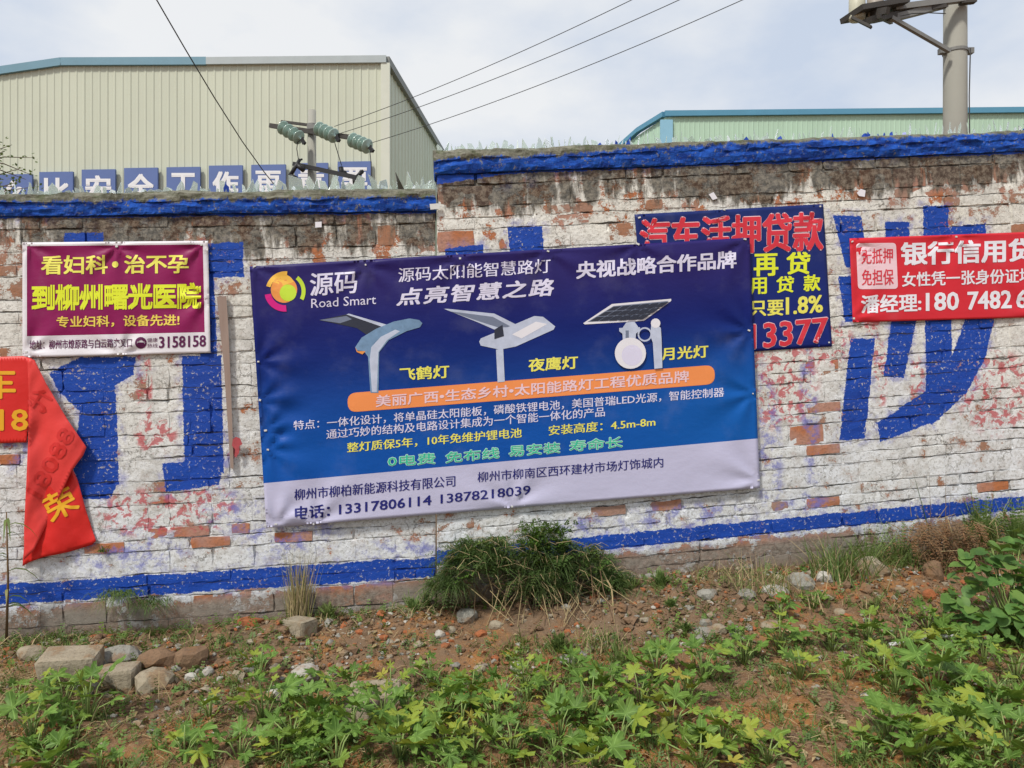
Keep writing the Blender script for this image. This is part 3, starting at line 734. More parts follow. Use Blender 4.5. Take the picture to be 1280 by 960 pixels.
b = MB(); b.bar(at(1200, 3, D4 - .16), at(1219, 1, D4 - .16), .06, .04); b.build('bolt_plate', M['rust'], p2); b = MB(); b.bar(at(1164, 8, D4 - .2), at(1182, 5, D4 - .2), .03, .07); b.build('bolt_plate', M['rust'], p2)
b = MB(); b.bar(at(1064, 18, D4 - .35), at(1122, 8, D4 - .2), .3, .05); b.bar(at(1084, 26, D4 - .45), at(1135, 16, D4 - .1), .09, .05)
b.bar(at(1065, 22, D4 - .5), at(1089, 34, D4 - .6), .05, .022); b.bar(at(1066, 21, D4 - .1), at(1110, 13, D4 - .55), .04, .06); b.bar(at(1098, 20, D4 - .6), at(1114, 28, D4 + .1), .03, .035)
b.build('platform', M['rust'], p2)
for (xa, xb, dd, mat_) in ((1068, 1087, D4 - .42, simple('rust_stained_cream_enamel', (.50, .49, .38), .45, .4, .3, 6, .1)), (1091, 1110, D4 - .42, simple('grey_beige_enamel', (.36, .32, .27), .45, .4, .3, 6, .1))):
    A = at(xa, 16, dd); B = at(xb, 12, dd); b = MB(); b.lathe(((A.x + B.x) / 2, A.y + .1, A.z - .02), (0, 0, 1), [(0, 0), (0, .07), (.02, (B.x - A.x) / 2 + .004), (.36, (B.x - A.x) / 2), (.38, .03), (.5, .02), (.5, 0)], 14)
    b.build('canister', mat_, p2, True)
b = MB(); b.tube([at(1125, 20, D4 - .4), at(1140, 17, D4 - .4), at(1160, 16, D4 - .35), at(1182, 17, D4 - .25)], .005, 5)
b.tube([at(1213, 60, D4 - .1), at(1211.5, 120, D4 - .1), at(1212, 165, D4 - .1), at(1212.5, 220, D4 - .1)], .006, 5); b.build('cable', M['wire'], p2)

# small tree behind the wall at the far left
def leaf_mat(name, a, b, y, trans=.25, vein=False):
    T = NT(name); o = T.obj(); r = T.rnd(); n = T.noise(T.pos(), 18, 4, .6); n2 = T.noise(T.pos(), 3.5, 3)
    c = T.mix(T.ss(n, .35, .68), a, b); c = T.mix(T.ss(r, .72, 1, 0, .75), c, y); c = T.mix(T.ss(n2, .5, .75, 0, .35), c, y)
    c = T.mix(T.m('MULTIPLY', T.ss(r, .3, 0), .5), c, tuple(x * .55 for x in a))
    if vein:
        sp = T.n('ShaderNodeSeparateXYZ'); T.put(sp.inputs[0], o); an = T.m('ARCTAN2', sp.outputs[0], T.m('SUBTRACT', sp.outputs[1], .12)); rr = T.vm('LENGTH', o)
        vm_ = T.ss(T.m('MULTIPLY', T.m('ABSOLUTE', T.m('SINE', T.m('MULTIPLY', an, 3))), T.m('ADD', rr, .05)), .10, .03)
        c = T.mix(T.m('MULTIPLY', vm_, .45), c, tuple(min(1, x * 1.7 + .04) for x in b))
    t = T.n('ShaderNodeBsdfTranslucent'); T.put(t.inputs[0], T.mix(.5, c, (.25, .36, .03)))
    m_ = T.n('ShaderNodeMixShader'); m_.inputs[0].default_value = trans
    T.bump(T.noise(T.pos(), 70, 3), .25, .004)
    T.done(c, .55, .3); T.put(m_.inputs[1], T.b.outputs[0]); T.put(m_.inputs[2], t.outputs[0])
    T.put(T.t.nodes['Material Output'].inputs[0], m_.outputs[0])
    return T.mat
M['leaf_tree'] = leaf_mat('tree_leaves', (.07, .10, .035), (.11, .15, .05), (.16, .15, .06))
M['bark'] = simple('bark', (.12, .09, .06), .9, .1, .3, 12, .4)
tc_ = at(-22, 215, 6.5)
tt_ = empty('tree', (tc_.x, tc_.y, 0), 'small leafy tree whose twigs poke above the wall at the left edge', 'tree')
b = MB(); b.tube([(tc_.x - .1, tc_.y, -.1), (tc_.x - .05, tc_.y, 1.4), (tc_.x - .1, tc_.y, 3.5)], [.06, .045, .02], 8)
lv = MB()
for i in range(64):
    a = random.uniform(0, 6.28); e0 = Vector((tc_.x - .08, tc_.y, random.uniform(2.9, 3.5)))
    ln = random.uniform(.2, .5); e1 = e0 + Vector((math.cos(a) * ln, math.sin(a) * ln, random.uniform(-.1, .32))); b.tube([e0, e0.lerp(e1, .5) + Vector((0, 0, .03)), e1], [.008, .005, .002], 4)
    for k in range(16):
        p_ = e0.lerp(e1, random.uniform(.3, 1.05)) + Vector([random.gauss(0, .03) for _ in range(3)]); d_ = Vector([random.gauss(0, 1) for _ in range(3)]).normalized(); s_ = d_.orthogonal().normalized() * .011; d_ *= .034
        lv.add([p_, p_ + d_ * .5 + s_, p_ + d_, p_ + d_ * .5 - s_], [[0, 1, 2, 3]])
b.build('trunk', M['bark'], tt_); lv.build('crown', M['leaf_tree'], tt_)
# ================================================================== banners
ink = lambda n, c, **k: simple('print_' + n, c, .42, .35, .03, 6, 0, **k)
M['lav'] = ink('lavender', (.66, .64, .80)); M['pure'] = ink('white', (.74, .73, .78)); M['yel'] = ink('yellow', (.78, .74, .12)); M['yel2'] = ink('lemon', (.72, .80, .03))
M['gold'] = ink('gold', (.80, .62, .10)); M['navy'] = ink('navy', (.012, .015, .16)); M['grn'] = ink('green', (.02, .50, .30)); M['pgr'] = ink('pale_green', (.45, .72, .60))
M['ora'] = ink('orange', (.82, .27, .08)); M['red'] = ink('red', (.62, .03, .05)); M['pink'] = ink('pale_pink', (.78, .55, .60)); M['plum'] = ink('plum', (.10, .01, .07))
M['mag'] = ink('magenta', (.62, .01, .22)); M['lime'] = ink('lime', (.50, .68, .04)); M['amb'] = ink('amber', (.85, .50, .08)); M['cor'] = ink('coral', (.78, .30, .07))
M['lg'] = simple('print_light_grey', (.48, .53, .66), .42, .35, .3, 16, 0); M['sg'] = simple('print_steel_blue', (.16, .27, .42), .42, .35, .45, 18, 0); M['dg'] = ink('dark_grey', (.025, .03, .05)); M['mg'] = ink('mid_grey', (.16, .19, .27)); M['ylo'] = ink('old_gold', (.75, .38, .02))
M['nail'] = simple('tin_washer', (.62, .62, .60), .4, .5, .1, 30, 0)
def vinyl(name, fn, rough=.45):
    T = NT(name); uv = T.n('ShaderNodeUVMap').outputs[0]; sp = T.n('ShaderNodeSeparateXYZ'); T.put(sp.inputs[0], uv)
    c = fn(T, sp.outputs[0], sp.outputs[1]); p = T.pos()
    c = T.mix(T.m('MULTIPLY', T.ss(T.noise(p, 4, 5, .6), .5, .75), .06), c, (.4, .4, .45))
    T.bump(T.noise(T.vm('MULTIPLY', p, (1, 1, 1.6)), 7, 4, .6), .3, .012)
    return T.done(c, rough, .22)
class Banner:
    """printed sheet: corners in photo pixels (tl, tr, br, bl) on the wall plane, `off` in front of it"""
    def __init__(s, name, label, quad, off, nails, mat, amp=.006, seed=1, nu=90, nv=50, cat='banner'):
        s.q = [Vector((*c, 0)) for c in quad]; s.off = off; s.amp = amp; s.seed = seed; s.nails = nails
        c = (s.q[0] + s.q[1] + s.q[2] + s.q[3]) / 4
        s.base = s.P(c.x, (s.q[2].y + s.q[3].y) / 2); s.root = empty(name, s.base, label, cat)
        V = []; uv = []
        for side in (0, 1):
            for j in range(nv + 1):
                for i in range(nu + 1):
                    u, v = i / nu, j / nv; p = s.uv(u, v); V.append(s.P(p.x, p.y) - NRM * (.0012 * side)); uv.append((u, v))
        W = nu + 1; n0 = W * (nv + 1); Fc = []
        for j in range(nv):
            for i in range(nu): a = j * W + i; Fc.append([a, a + 1, a + W + 1, a + W]); Fc.append([n0 + a + W, n0 + a + W + 1, n0 + a + 1, n0 + a])
        rim = list(range(W)) + [j * W + nu for j in range(1, nv + 1)] + [nv * W + i for i in range(nu - 1, -1, -1)] + [j * W for j in range(nv - 1, 0, -1)]
        for i in range(len(rim)): a = rim[i]; b = rim[(i + 1) % len(rim)]; Fc.append([b, a, a + n0, b + n0])
        o = mesh('sheet', V, Fc, mat, s.root, True); flat_from(o, 2 * nu * nv); l = o.data.uv_layers.new(name='UVMap')
        vi = np.zeros(len(o.data.loops), int); o.data.loops.foreach_get('vertex_index', vi); l.data.foreach_set('uv', np.array(uv)[vi].ravel())
        for (x, y) in nails:
            c_ = s.P(x, y) ; b = MB(); sz = random.uniform(.008, .013)
            b.box(c_ + NRM * .003, (sz * random.uniform(1, 1.9), .004, sz), (FR.R @ Matrix.Rotation(random.uniform(-.5, .5), 3, 'Y'))); b.build('washer', M['nail'], s.root)
    def uv(s, u, v):
        b = s.q[3].lerp(s.q[2], u); t = s.q[0].lerp(s.q[1], u)
        sag = 0
        return b.lerp(t, v)
    def P(s, px, py, e=0):
        x, y = px / 190, py / 190
        w = s.amp * float(fbm(x * 1.4 + y * .5, y * 1.1 - x * .3, s.seed, 3))
        for k, (a, b) in enumerate(s.nails):
            dx, dy = px - a, py - b; r = math.hypot(dx, dy)
            if r < 130: w += s.amp * 1.1 * math.exp(-r / 42) * math.cos(math.atan2(dy, dx) * 7 + k) * min(1, r / 14)
            w -= s.amp * .4 * math.exp(-(r / 26) ** 2)
        return ray_plane(px, py, s.off + w + e)
    def text(s, body, x0, y0, x1, y1, h, mat, bold=.02, e=.0022, shear=0, name='lettering', grow=0, space=1.0, res=2):
        me = text_raw(body, 0, shear, res, space); a0, a1, b0, b1 = bbox(me); ml = (a1 - a0) / (x1 - x0) * 9
        V, Fc = mapped(me, lambda x, y: (x0 + (x - a0) / (a1 - a0) * (x1 - x0), y0 + (y1 - y0) * (x - a0) / (a1 - a0) - (y - b0) / (b1 - b0) * h), ml)
        r = bold * h
        if grow: sh = [(grow * math.cos(k * math.pi / 4), grow * math.sin(k * math.pi / 4)) for k in range(8)]
        elif r > .35: sh = [(-r, -r * .6), (r, -r * .6), (r, r * .6), (-r, r * .6)]
        elif r > .12: sh = [(-r, 0), (r, 0)]
        else: sh = [(0, 0)]
        n = len(V); A = []; Q = []
        for k, (dx, dy) in enumerate(sh):
            A += [s.P(x + dx, y + dy, e + .00008 * k) for x, y in V]; Q += [[i + n * k for i in f] for f in Fc]
        return mesh(name, A, Q, mat, s.root)
    def outlined(s, body, x0, y0, x1, y1, h, mat, omat, b1=.0, b2=.045, grow=1.6):
        s.text(body, x0, y0, x1, y1, h, omat, b2, .0016, name='lettering_outline', grow=grow); s.text(body, x0, y0, x1, y1, h, mat, b1, .0034)
    def polys(s, lst, name='printed_picture', e0=.0016, parent=None, cell=10):
        V = []; Fc = []; mi = []; mats = []
        for k, (pl, m_) in enumerate(lst):
            if m_ not in mats: mats.append(m_)
            bm = bmesh.new(); vs = [bm.verts.new((x, y, 0)) for x, y in pl]; bm.faces.new(vs); me = bpy.data.meshes.new('t'); bm.to_mesh(me); bm.free()
            v, f = mapped(me, lambda x, y: s.P(x, y, e0 + .0004 * k), cell); n = len(V); V += v; Fc += [[i + n for i in q] for q in f]; mi += [mats.index(m_)] * len(f)
        return mesh(name, V, Fc, [M[m_] for m_ in mats], parent or s.root, False, mi)
def rrect(x0, y0, x1, y1, x2, y2, x3, y3, r):
    """rounded quad, corners clockwise from top left"""
    P = [Vector((x0, y0)), Vector((x1, y1)), Vector((x2, y2)), Vector((x3, y3))]; out_ = []
    for i in range(4):
        p = P[i]; a = (P[i - 1] - p).normalized() * r; b = (P[(i + 1) % 4] - p).normalized() * r
        for k in range(6): t = k / 5; out_.append(tuple(p + a * (1 - t) ** 2 + b * t ** 2))
    return out_
def disc(cx, cy, r, n=24, a0=0, a1=360, ri=0):
    A = [math.radians(a0 + (a1 - a0) * k / n) for k in range(n + (0 if a1 - a0 == 360 else 1))]
    o = [(cx + r * math.cos(a), cy - r * math.sin(a)) for a in A]
    if ri: o += [(cx + ri * math.cos(a), cy - ri * math.sin(a)) for a in A[::-1]]
    elif a1 - a0 != 360: o.append((cx, cy))
    return o

# ---- loan banner, dark blue (lies behind the big banner)
B3 = Banner('advertising_banner', 'dark blue loan banner with red and yellow lettering, partly behind the big blue banner', [(793,268),(1029,255),(1040,433),(810,448)], .026,
            [(799,272),(1025,258),(1036,428),(905,262)], vinyl('dark_blue_vinyl', lambda T, u, v: T.mix(v, (.006, .018, .17), (.008, .02, .13))), .006, 5, 50, 40)
B3.outlined('汽车活押贷款', 801, 321, 1028, 312, 47, M['red'], M['pink'], .028, .07, 1.8)
B3.text('再', 943, 345, 972, 344, 27, M['yel2'], .035); B3.text('贷', 984, 343, 1012, 342, 27, M['yel2'], .035)
B3.text('用', 938, 368, 958, 367, 20, M['yel2'], .03); B3.text('贷', 971, 366, 992, 365, 20, M['yel2'], .03); B3.text('款', 1005, 364, 1025, 363, 20, M['yel2'], .03)
B3.text('只要', 938, 395, 979, 394, 19, M['yel'], .03); B3.text('1.8%', 983, 393, 1028, 390, 21, M['yel'], .035)
B3.outlined('13377', 940, 436, 1034, 427, 30, M['red'], M['pink'], .03, .075, 1.6)

# ---- main banner
def main_col(T, u, v):
    lim = T.m('ADD', .171, T.m('MULTIPLY', u, .027))
    g = T.mix(T.ss(v, .95, .66), (.020, .013, .12), (.0015, .011, .14)); g = T.mix(T.ss(v, .72, .25), g, (.001, .075, .36))
    g = T.mix(T.m('MULTIPLY', T.ss(u, .55, 1), T.ss(v, .7, .3)), g, (.001, .09, .37))
    return T.mix(T.m('GREATER_THAN', lim, v), g, (.50, .49, .66))
B1 = Banner('advertising_banner', 'large navy blue banner advertising solar street lamps, nailed across the middle of the wall', [(312,333),(937,297),(950,610),(333,660)], .052,
            [(318,333),(457,331),(575,323),(685,314),(797,305),(931,299),(323,452),(325,500),(332,538),(335,562),(936,413),(941,492),(948,600),(392,655),(640,633),(345,655)],
            vinyl('navy_vinyl', main_col), .012, 11, 150, 80)
W_ = M['lav']
B1.text('源码', 388, 370, 446, 366, 28, W_, .018)
B1.text('Road Smart', 389, 385, 470, 380, 11.5, W_, .008)
B1.text('源码太阳能智慧路灯', 498, 353, 688, 341, 18, W_, .012)
B1.text('点亮智慧之路', 496, 382, 692, 369, 21, W_, .035, shear=.18, space=1.12)
B1.text('央视战略合作品牌', 721, 348.5, 920, 334.5, 21, W_, .035)
B1.text('飞鹤灯', 500, 476, 561, 472, 16, M['yel'], .03); B1.text('夜鹰灯', 661, 464.5, 722, 460.5, 16, M['yel'], .03); B1.text('月光灯', 827, 450.5, 885, 446.5, 15.5, M['yel'], .03)
B1.polys([(rrect(434, 491.5, 893, 456, 894, 480, 435, 515.5, 11.5), 'ora')], 'orange_strip')
B1.text('美丽广西•生态乡村•太阳能路灯工程优质品牌', 470, 509, 861, 477.5, 14.5, M['pink'], .025, .0034)
B1.text('特点：一体化设计，将单晶硅太阳能板，磷酸铁锂电池，美国普瑞LED光源，智能控制器', 367, 538, 905, 496, 12, W_, .012)
B1.text('通过巧妙的结构及电路设计集成为一个智能一体化的产品', 408, 549, 756, 520.5, 12, W_, .012)
B1.text('整灯质保5年，10年免维护锂电池', 434, 566, 652, 547, 12.5, M['yel'], .022); B1.text('安装高度：4.5m-8m', 686, 544.5, 819, 533, 12.5, M['yel'], .022)
for (t_, a, b, c_, d_) in (('0电费', 485, 583.5, 544, 579.5), ('免布线', 557, 579, 624, 572.5), ('易安装', 636, 571, 700, 566), ('寿命长', 712, 564.5, 778, 559)):
    B1.outlined(t_, a, b, c_, d_, 13.5, M['grn'], M['pgr'], .005, .05, .8)
B1.text('柳州市柳柏新能源科技有限公司', 368, 625.5, 569, 608, 14, M['navy'], .015); B1.text('柳州市柳南区西环建材市场灯饰城内', 597, 603, 829, 584, 13, M['navy'], .01)
B1.text('电话：', 369, 649.5, 412, 646, 16, M['navy'], .03); B1.text('13317806114', 424, 643, 539, 631, 12, M['navy'], .03); B1.text('13878218039', 551, 629.5, 663, 618, 11.5, M['navy'], .03)
# ring logo
B1.polys([(disc(355, 362, 16.5, 26), 'cor'), (disc(354, 357, 14, 16, 20, 160), 'amb'), (disc(360, 366, 10.5, 22), 'lime'), (disc(357, 364, 25, 14, 85, 165, 19.5), 'amb'),
          (disc(358, 364, 24, 14, -28, 52, 19), 'lime'), (disc(356, 364, 25.5, 16, 190, 275, 17.5), 'mag')], 'ring_logo')
# three pictures of lamps
B1.polys([([(399,400),(433,393),(482,407),(470,414),(462,421),(446,410)], 'dg'), ([(399,400),(433,395),(440,399),(425,404)], 'mg'), ([(433,393),(436,392),(484,406),(479,409)], 'lg'),
          ([(444,434),(452,422),(470,411),(492,402),(512,398),(524,400),(528,404),(525,409),(508,414),(486,425),(474,440),(473,491),(463,491),(460,446),(455,439),(446,438)], 'sg'),
          ([(462,450),(464,434),(476,421),(494,412),(500,414),(484,425),(473,440),(471,490),(465,490)], 'lg'), ([(444,434),(447,439),(457,439),(453,443),(446,440)], 'cor')], 'lamp_picture')
B1.polys([([(555,386),(560,386),(618,392),(650,408),(640,413),(618,412),(600,404)], 'lg'), ([(562,389),(616,396),(640,409),(622,409),(600,402)], 'mg'),
          ([(599,427),(601,423),(618,416),(668,395),(679,396),(694,408),(692,412),(645,433),(625,437),(601,432)], 'lg'), ([(640,418),(670,402),(684,405),(652,423)], 'pure'), ([(620,437),(629,436),(631,477),(622,478)], 'lg'),
          ([(618,412),(628,406),(630,420),(618,424)], 'dg')], 'lamp_picture')
cells = []
for i in range(6):
    for j in range(3):
        def q(u, v): return (736 + 68 * u + (767 - 736) * (1 - v) + 0 * u + (4 * u) * (1 - v), 402 - 2.5 * u + (-19 - 5.5 * u + 1.5 * u) * (1 - v))
        u0, u1, v0, v1 = i / 6 + .01, (i + 1) / 6 - .012, j / 3 + .03, (j + 1) / 3 - .03
        cells.append(([q(u0, v0), q(u1, v0), q(u1, v1), q(u0, v1)], 'dg'))
B1.polys([([(729,404),(765,380),(839,373.5),(839,376),(805,401),(731,405.5)], 'pure'), ([(734,402.5),(767,382.5),(836,376),(803,399.5)], 'mg')] + cells +
         [([(783,403),(793,402),(798,409),(778,410)], 'lg'), ([(774,410),(800,409),(800,413),(795,417),(794,430),(779,431),(778,417),(774,414)], 'lg'), ([(782,413),(786,413),(786,429),(782,429)], 'mg'),
          (disc(806, 418, 9, 16, 0, 179, 7), 'lg'), (disc(806, 418, 9, 16, 181, 359, 7), 'lg'), ([(814,405),(820,404),(826,410),(827,424),(828,460),(818,461),(816,428),(813,420)], 'lg'), (disc(819.5, 404, 6, 14), 'pure'),
          (disc(788, 441.5, 19.5, 28), 'pure'), (disc(790, 444, 13, 20), 'lav')], 'lamp_picture', cell=14)

# ---- clinic banner
def clin(T, u, v):
    m_ = T.m('MULTIPLY', T.m('MULTIPLY', T.m('GREATER_THAN', u, .024), T.m('LESS_THAN', u, .972)), T.m('MULTIPLY', T.m('GREATER_THAN', v, .185), T.m('LESS_THAN', v, .968)))
    return T.mix(m_, (.72, .70, .74), T.mix(T.noise(T.pos(), 2, 3), (.20, .006, .075), (.27, .012, .10)))
B2 = Banner('advertising_banner', 'purple clinic banner with yellow lettering and white border, nailed to the lower wall', [(28,303),(260,301),(263,441),(28,447)], .022,
            [(36,306),(146,308),(252,306),(257,372),(150,441),(33,440)], vinyl('purple_vinyl', clin), .012, 3, 70, 45)
B2.text('看妇科', 52, 343, 134, 342, 23, M['yel'], .03); B2.polys([(disc(144, 330.5, 4, 14), 'yel')], 'dot'); B2.text('治不孕', 156, 342, 235, 341, 23, M['yel'], .03)
B2.text('到柳州曙光医院', 41, 387.5, 250, 385, 31, M['yel2'], .05)
B2.text('专业妇科，设备先进!', 71, 409.5, 224, 407, 14, M['gold'], .025)
B2.text('地址：柳州市燎原路与白云路交叉口', 37, 437, 165, 434, 11.5, M['plum'], .015)
B2.polys([(disc(176, 428.5, 7.3, 20, 1, 359, 5), 'plum'), ([(171,432),(172,428),(180,428),(181,432),(181,434),(171,434)], 'plum'), (disc(176, 428, 5, 10, 20, 160, 3.2), 'plum')], 'telephone_symbol')
B2.text('健康', 184, 428, 197, 427.5, 5.5, M['plum'], .01); B2.text('热线', 184, 435, 197, 434.5, 5.5, M['plum'], .01)
B2.text('3158158', 199, 435, 257, 433, 14, M['plum'], .03)

# ---- red loan banner
B4 = Banner('advertising_banner', 'long red loan banner with white lettering running out of the right edge of the photo', [(1062,298),(1312,289),(1312,396),(1066,403)], .03,
            [(1065,302),(1067,398),(1195,296),(1300,392)], vinyl('red_vinyl', lambda T, u, v: T.mix(T.noise(T.pos(), 3, 3), (.56, .018, .03), (.64, .03, .045))), .010, 8, 60, 40)
B4.polys([(rrect(1070, 304, 1120, 303.5, 1122.5, 361, 1072.5, 361.5, 5), 'pink')], 'white_box')
B4.text('无抵押', 1077, 330, 1116, 329, 19, M['red'], .012, .0034); B4.text('免担保', 1077.5, 357, 1117, 356, 20, M['red'], .012, .0034)
B4.text('银行信用贷', 1127, 331.5, 1292, 326, 28, M['pure'], .04); B4.text('女性凭一张身份证均', 1128, 358.5, 1291, 353, 18, M['pure'], .022)
B4.text('潘经理:', 1077, 391.5, 1151, 389, 22, M['pure'], .03); B4.text('180', 1158, 388.5, 1198, 387, 22, M['pure'], .035); B4.text('7482', 1210, 387, 1264, 385, 22, M['pure'], .035); B4.text('6', 1271, 385, 1284, 384.5, 22, M['pure'], .035)

# ---- torn red banner, half down and folded over (left edge)
M['redcloth'] = (lambda T: (T.bump(T.noise(T.pos(), 9, 4), .4, .01), T.done(T.mix(T.noise(T.pos(), 3, 4), (.56, .012, .015), (.68, .03, .02)), .45, .35))[1])(NT('red_vinyl_front'))
M['redback'] = (lambda T: (T.bump(T.noise(T.pos(), 6, 4), .4, .012), T.done(T.mix(T.noise(T.pos(), 3, 4), (.62, .035, .035), (.72, .06, .05)), .5, .3))[1])(NT('red_vinyl_back'))
M['faint'] = ink('show_through', (.57, .028, .025))
RT = empty('advertising_banner', ray_plane(40, 700, .03), 'torn bright red banner with yellow lettering, hanging folded over at the left edge', 'banner')
def cloth(poly, offf, mat, name, cell=7):
    bm = bmesh.new(); bm.faces.new([bm.verts.new((x, y, 0)) for x, y in poly]); me = bpy.data.meshes.new('t'); bm.to_mesh(me); bm.free()
    V, Fc = mapped(me, lambda x, y: Vector((x, y, 0)), cell); n = len(V)
    cnt = {}
    for f in Fc:
        for i in range(len(f)): k = (f[i], f[(i + 1) % len(f)]); cnt[k] = 1
    W = [ray_plane(v.x, v.y, offf(v.x, v.y)) for v in V]; W += [w_ - NRM * .0012 for w_ in W]
    G_ = Fc + [[i + n for i in f[::-1]] for f in Fc] + [[b, a, a + n, b + n] for (a, b) in cnt if (b, a) not in cnt]
    o = mesh(name, W, G_, mat, RT, True); flat_from(o, 2 * len(Fc)); return o
fA = lambda x, y: .022 + .008 * float(fbm(x / 60, y / 60, 4, 2))
cloth([(-60,446),(0,446),(28,445),(40,448),(38,500),(33,553),(0,554),(-60,556)], fA, M['redcloth'], 'flat_end')
fC = lambda x, y: .030 + .016 * math.sin((x * .8 + y * .25) / 11) * min(1, max(0, (y - 570) / 80)) + .022 * float(fbm(x / 30, y / 40, 9, 3))
cloth([(90,585),(97,600),(108,640),(120,676),(115,681),(86,690),(52,697),(36,703),(28,708),(29,696),(34,640),(60,600)], fC, M['redcloth'], 'hanging_end')
fB = lambda x, y: .052 + .013 * math.sin((x - y * .12) / 9) * min(1, max(0, (y - 450) / 90)) + .026 * float(fbm(x / 30 + y / 90, y / 60, 2, 3)) + .004 * abs(math.sin((x * .7 + y * .35) / 7))
cloth([(34,447),(43,450),(58,480),(84,524),(108,559),(104,569),(90,588),(74,622),(58,656),(42,688),(30,700),(30,660),(33,600),(35,553),(36,500)], fB, M['redback'], 'folded_flap')
def free_text(body, cx, cy, w_, h_, ang, mat, fn, e=.003, bold=.02, mirror=False, name='lettering'):
    me = text_raw(body, 0); a0, a1, b0, b1 = bbox(me); ca_, sa_ = math.cos(ang), math.sin(ang)
    def f(x, y):
        X = ((x - a0) / (a1 - a0) - .5) * w_ * (-1 if mirror else 1); Y = ((y - b0) / (b1 - b0) - .5) * h_
        px = cx + X * ca_ - Y * sa_; py = cy - X * sa_ - Y * ca_; return px, py
    V, Fc = mapped(me, f, (a1 - a0) / w_ * 5); n = len(V); A = []; Q = []
    for k, (dx, dy) in enumerate(((-.9, 0), (.9, 0), (0, .7), (0, -.7))):
        A += [ray_plane(x + dx, y + dy, fn(x + dx, y + dy) + e + .0001 * k) for x, y in V]; Q += [[i + n * k for i in f_] for f_ in Fc]
    mesh(name, A, Q, mat, RT)
free_text('车', -2, 478, 42, 40, 0, M['ylo'], fA, bold=.03); free_text('18', 17, 525, 35, 26, 0, M['ylo'], fA, bold=.03)
free_text('18088', 64, 578, 92, 20, math.radians(62), M['faint'], fB, mirror=False, bold=.02); free_text('代', 50, 500, 26, 26, math.radians(62), M['faint'], fB, mirror=True)
free_text('荣', 75, 630, 40, 34, math.radians(28), M['ylo'], fC, bold=.03)

# ---- little things on the wall
def slab(pts_px, off, th, mat, name, label, cat):
    V = [ray_plane(x, y, off) for x, y in pts_px] + [ray_plane(x, y, off - th) for x, y in pts_px]; n = len(pts_px)
    Fc = [list(range(n))[::-1], list(range(n, 2 * n))] + [[i, (i + 1) % n, (i + 1) % n + n, i + n] for i in range(n)]
    o = mesh(name, V, Fc, mat, None); tag(o, label, cat)
def wood():
    T = NT('weathered_batten'); p = T.vm('MULTIPLY', T.pos(), (30, 30, 2.5)); n = T.noise(p, 1, 6, .6)
    T.bump(n, .5, .004); return T.done(T.mix(n, (.24, .17, .14), (.36, .28, .24)), .85, .2)
slab([(271,371),(283,370),(286,420),(288,470),(290,520),(292,585),(291,586),(288,585),(284,520),(280,460),(275,410)], .036, .022, wood(), 'wooden_batten', 'thin brown wooden batten standing against the wall between the purple and blue banners', 'batten')
slab([(291,549),(295,546),(300,548),(303,555),(299,558),(299,566),(295,572),(293,570),(294,562),(290,557)], .045, .006, simple('faded_red_cloth', (.40, .08, .09), .8, .1, .35, 40, .4), 'cloth_scrap', 'small scrap of red cloth caught at the foot of the wooden batten', 'cloth scrap')
slab([(537,255),(550,254),(550,261),(538,262)], .045, .01, M['nail'], 'tin_plate', 'small white plate fixed at the top step between the two walls', 'plate')
o_ = slab([(394,277.5),(402,277),(402,284),(394,284.5)], .016, .003, M['pure'], 'paper_label', 'tiny white paper label stuck below the coping of the lower wall', 'label')
slab([(886,243),(892,240),(897,248),(891,250)], .03, .008, M['pure'], 'paper_scrap', 'small white paper scrap on the brick row above the dark blue loan banner', 'paper scrap')
slab([(1071,241),(1076,236),(1082,238),(1081,246),(1074,245)], .03, .008, M['pure'], 'paper_scrap', 'small torn white paper scrap above the gap between the loan banners', 'paper scrap')
# ================================================================== rocks and rubble
def rock_mat(name, a, b, c3):
    T = NT(name); p = T.obj(); w_ = T.pos(); n = T.noise(w_, 9, 7, .65); n2 = T.noise(w_, 60, 5, .7)
    c = T.mix(T.ss(n, .35, .65), a, b); c = T.mix(T.ss(n2, .5, .68, 0, .6), c, c3)
    g = T.n('ShaderNodeNewGeometry'); sp = T.n('ShaderNodeSeparateXYZ'); T.put(sp.inputs[0], g.outputs['Normal'])
    c = T.mix(T.m('MULTIPLY', T.ss(n, .5, .62), .5), c, (.27, .15, .07))
    T.bump(T.m('ADD', n, T.m('MULTIPLY', n2, .6)), .9, .012); return T.done(c, .92, .15)
M['rock_beige'] = rock_mat('beige_stone', (.35, .30, .22), (.27, .23, .165), (.16, .125, .085))
M['rock_grey'] = rock_mat('grey_stone', (.30, .29, .25), (.22, .21, .18), (.11, .10, .085))
M['rock_white'] = rock_mat('white_mortar_lump', (.48, .46, .41), (.37, .35, .31), (.24, .21, .17))
M['rock_red'] = rock_mat('red_brick_lump', (.36, .125, .05), (.30, .105, .05), (.19, .08, .045))
M['rock_brown'] = rock_mat('brown_clod', (.22, .14, .085), (.17, .105, .065), (.10, .07, .045))
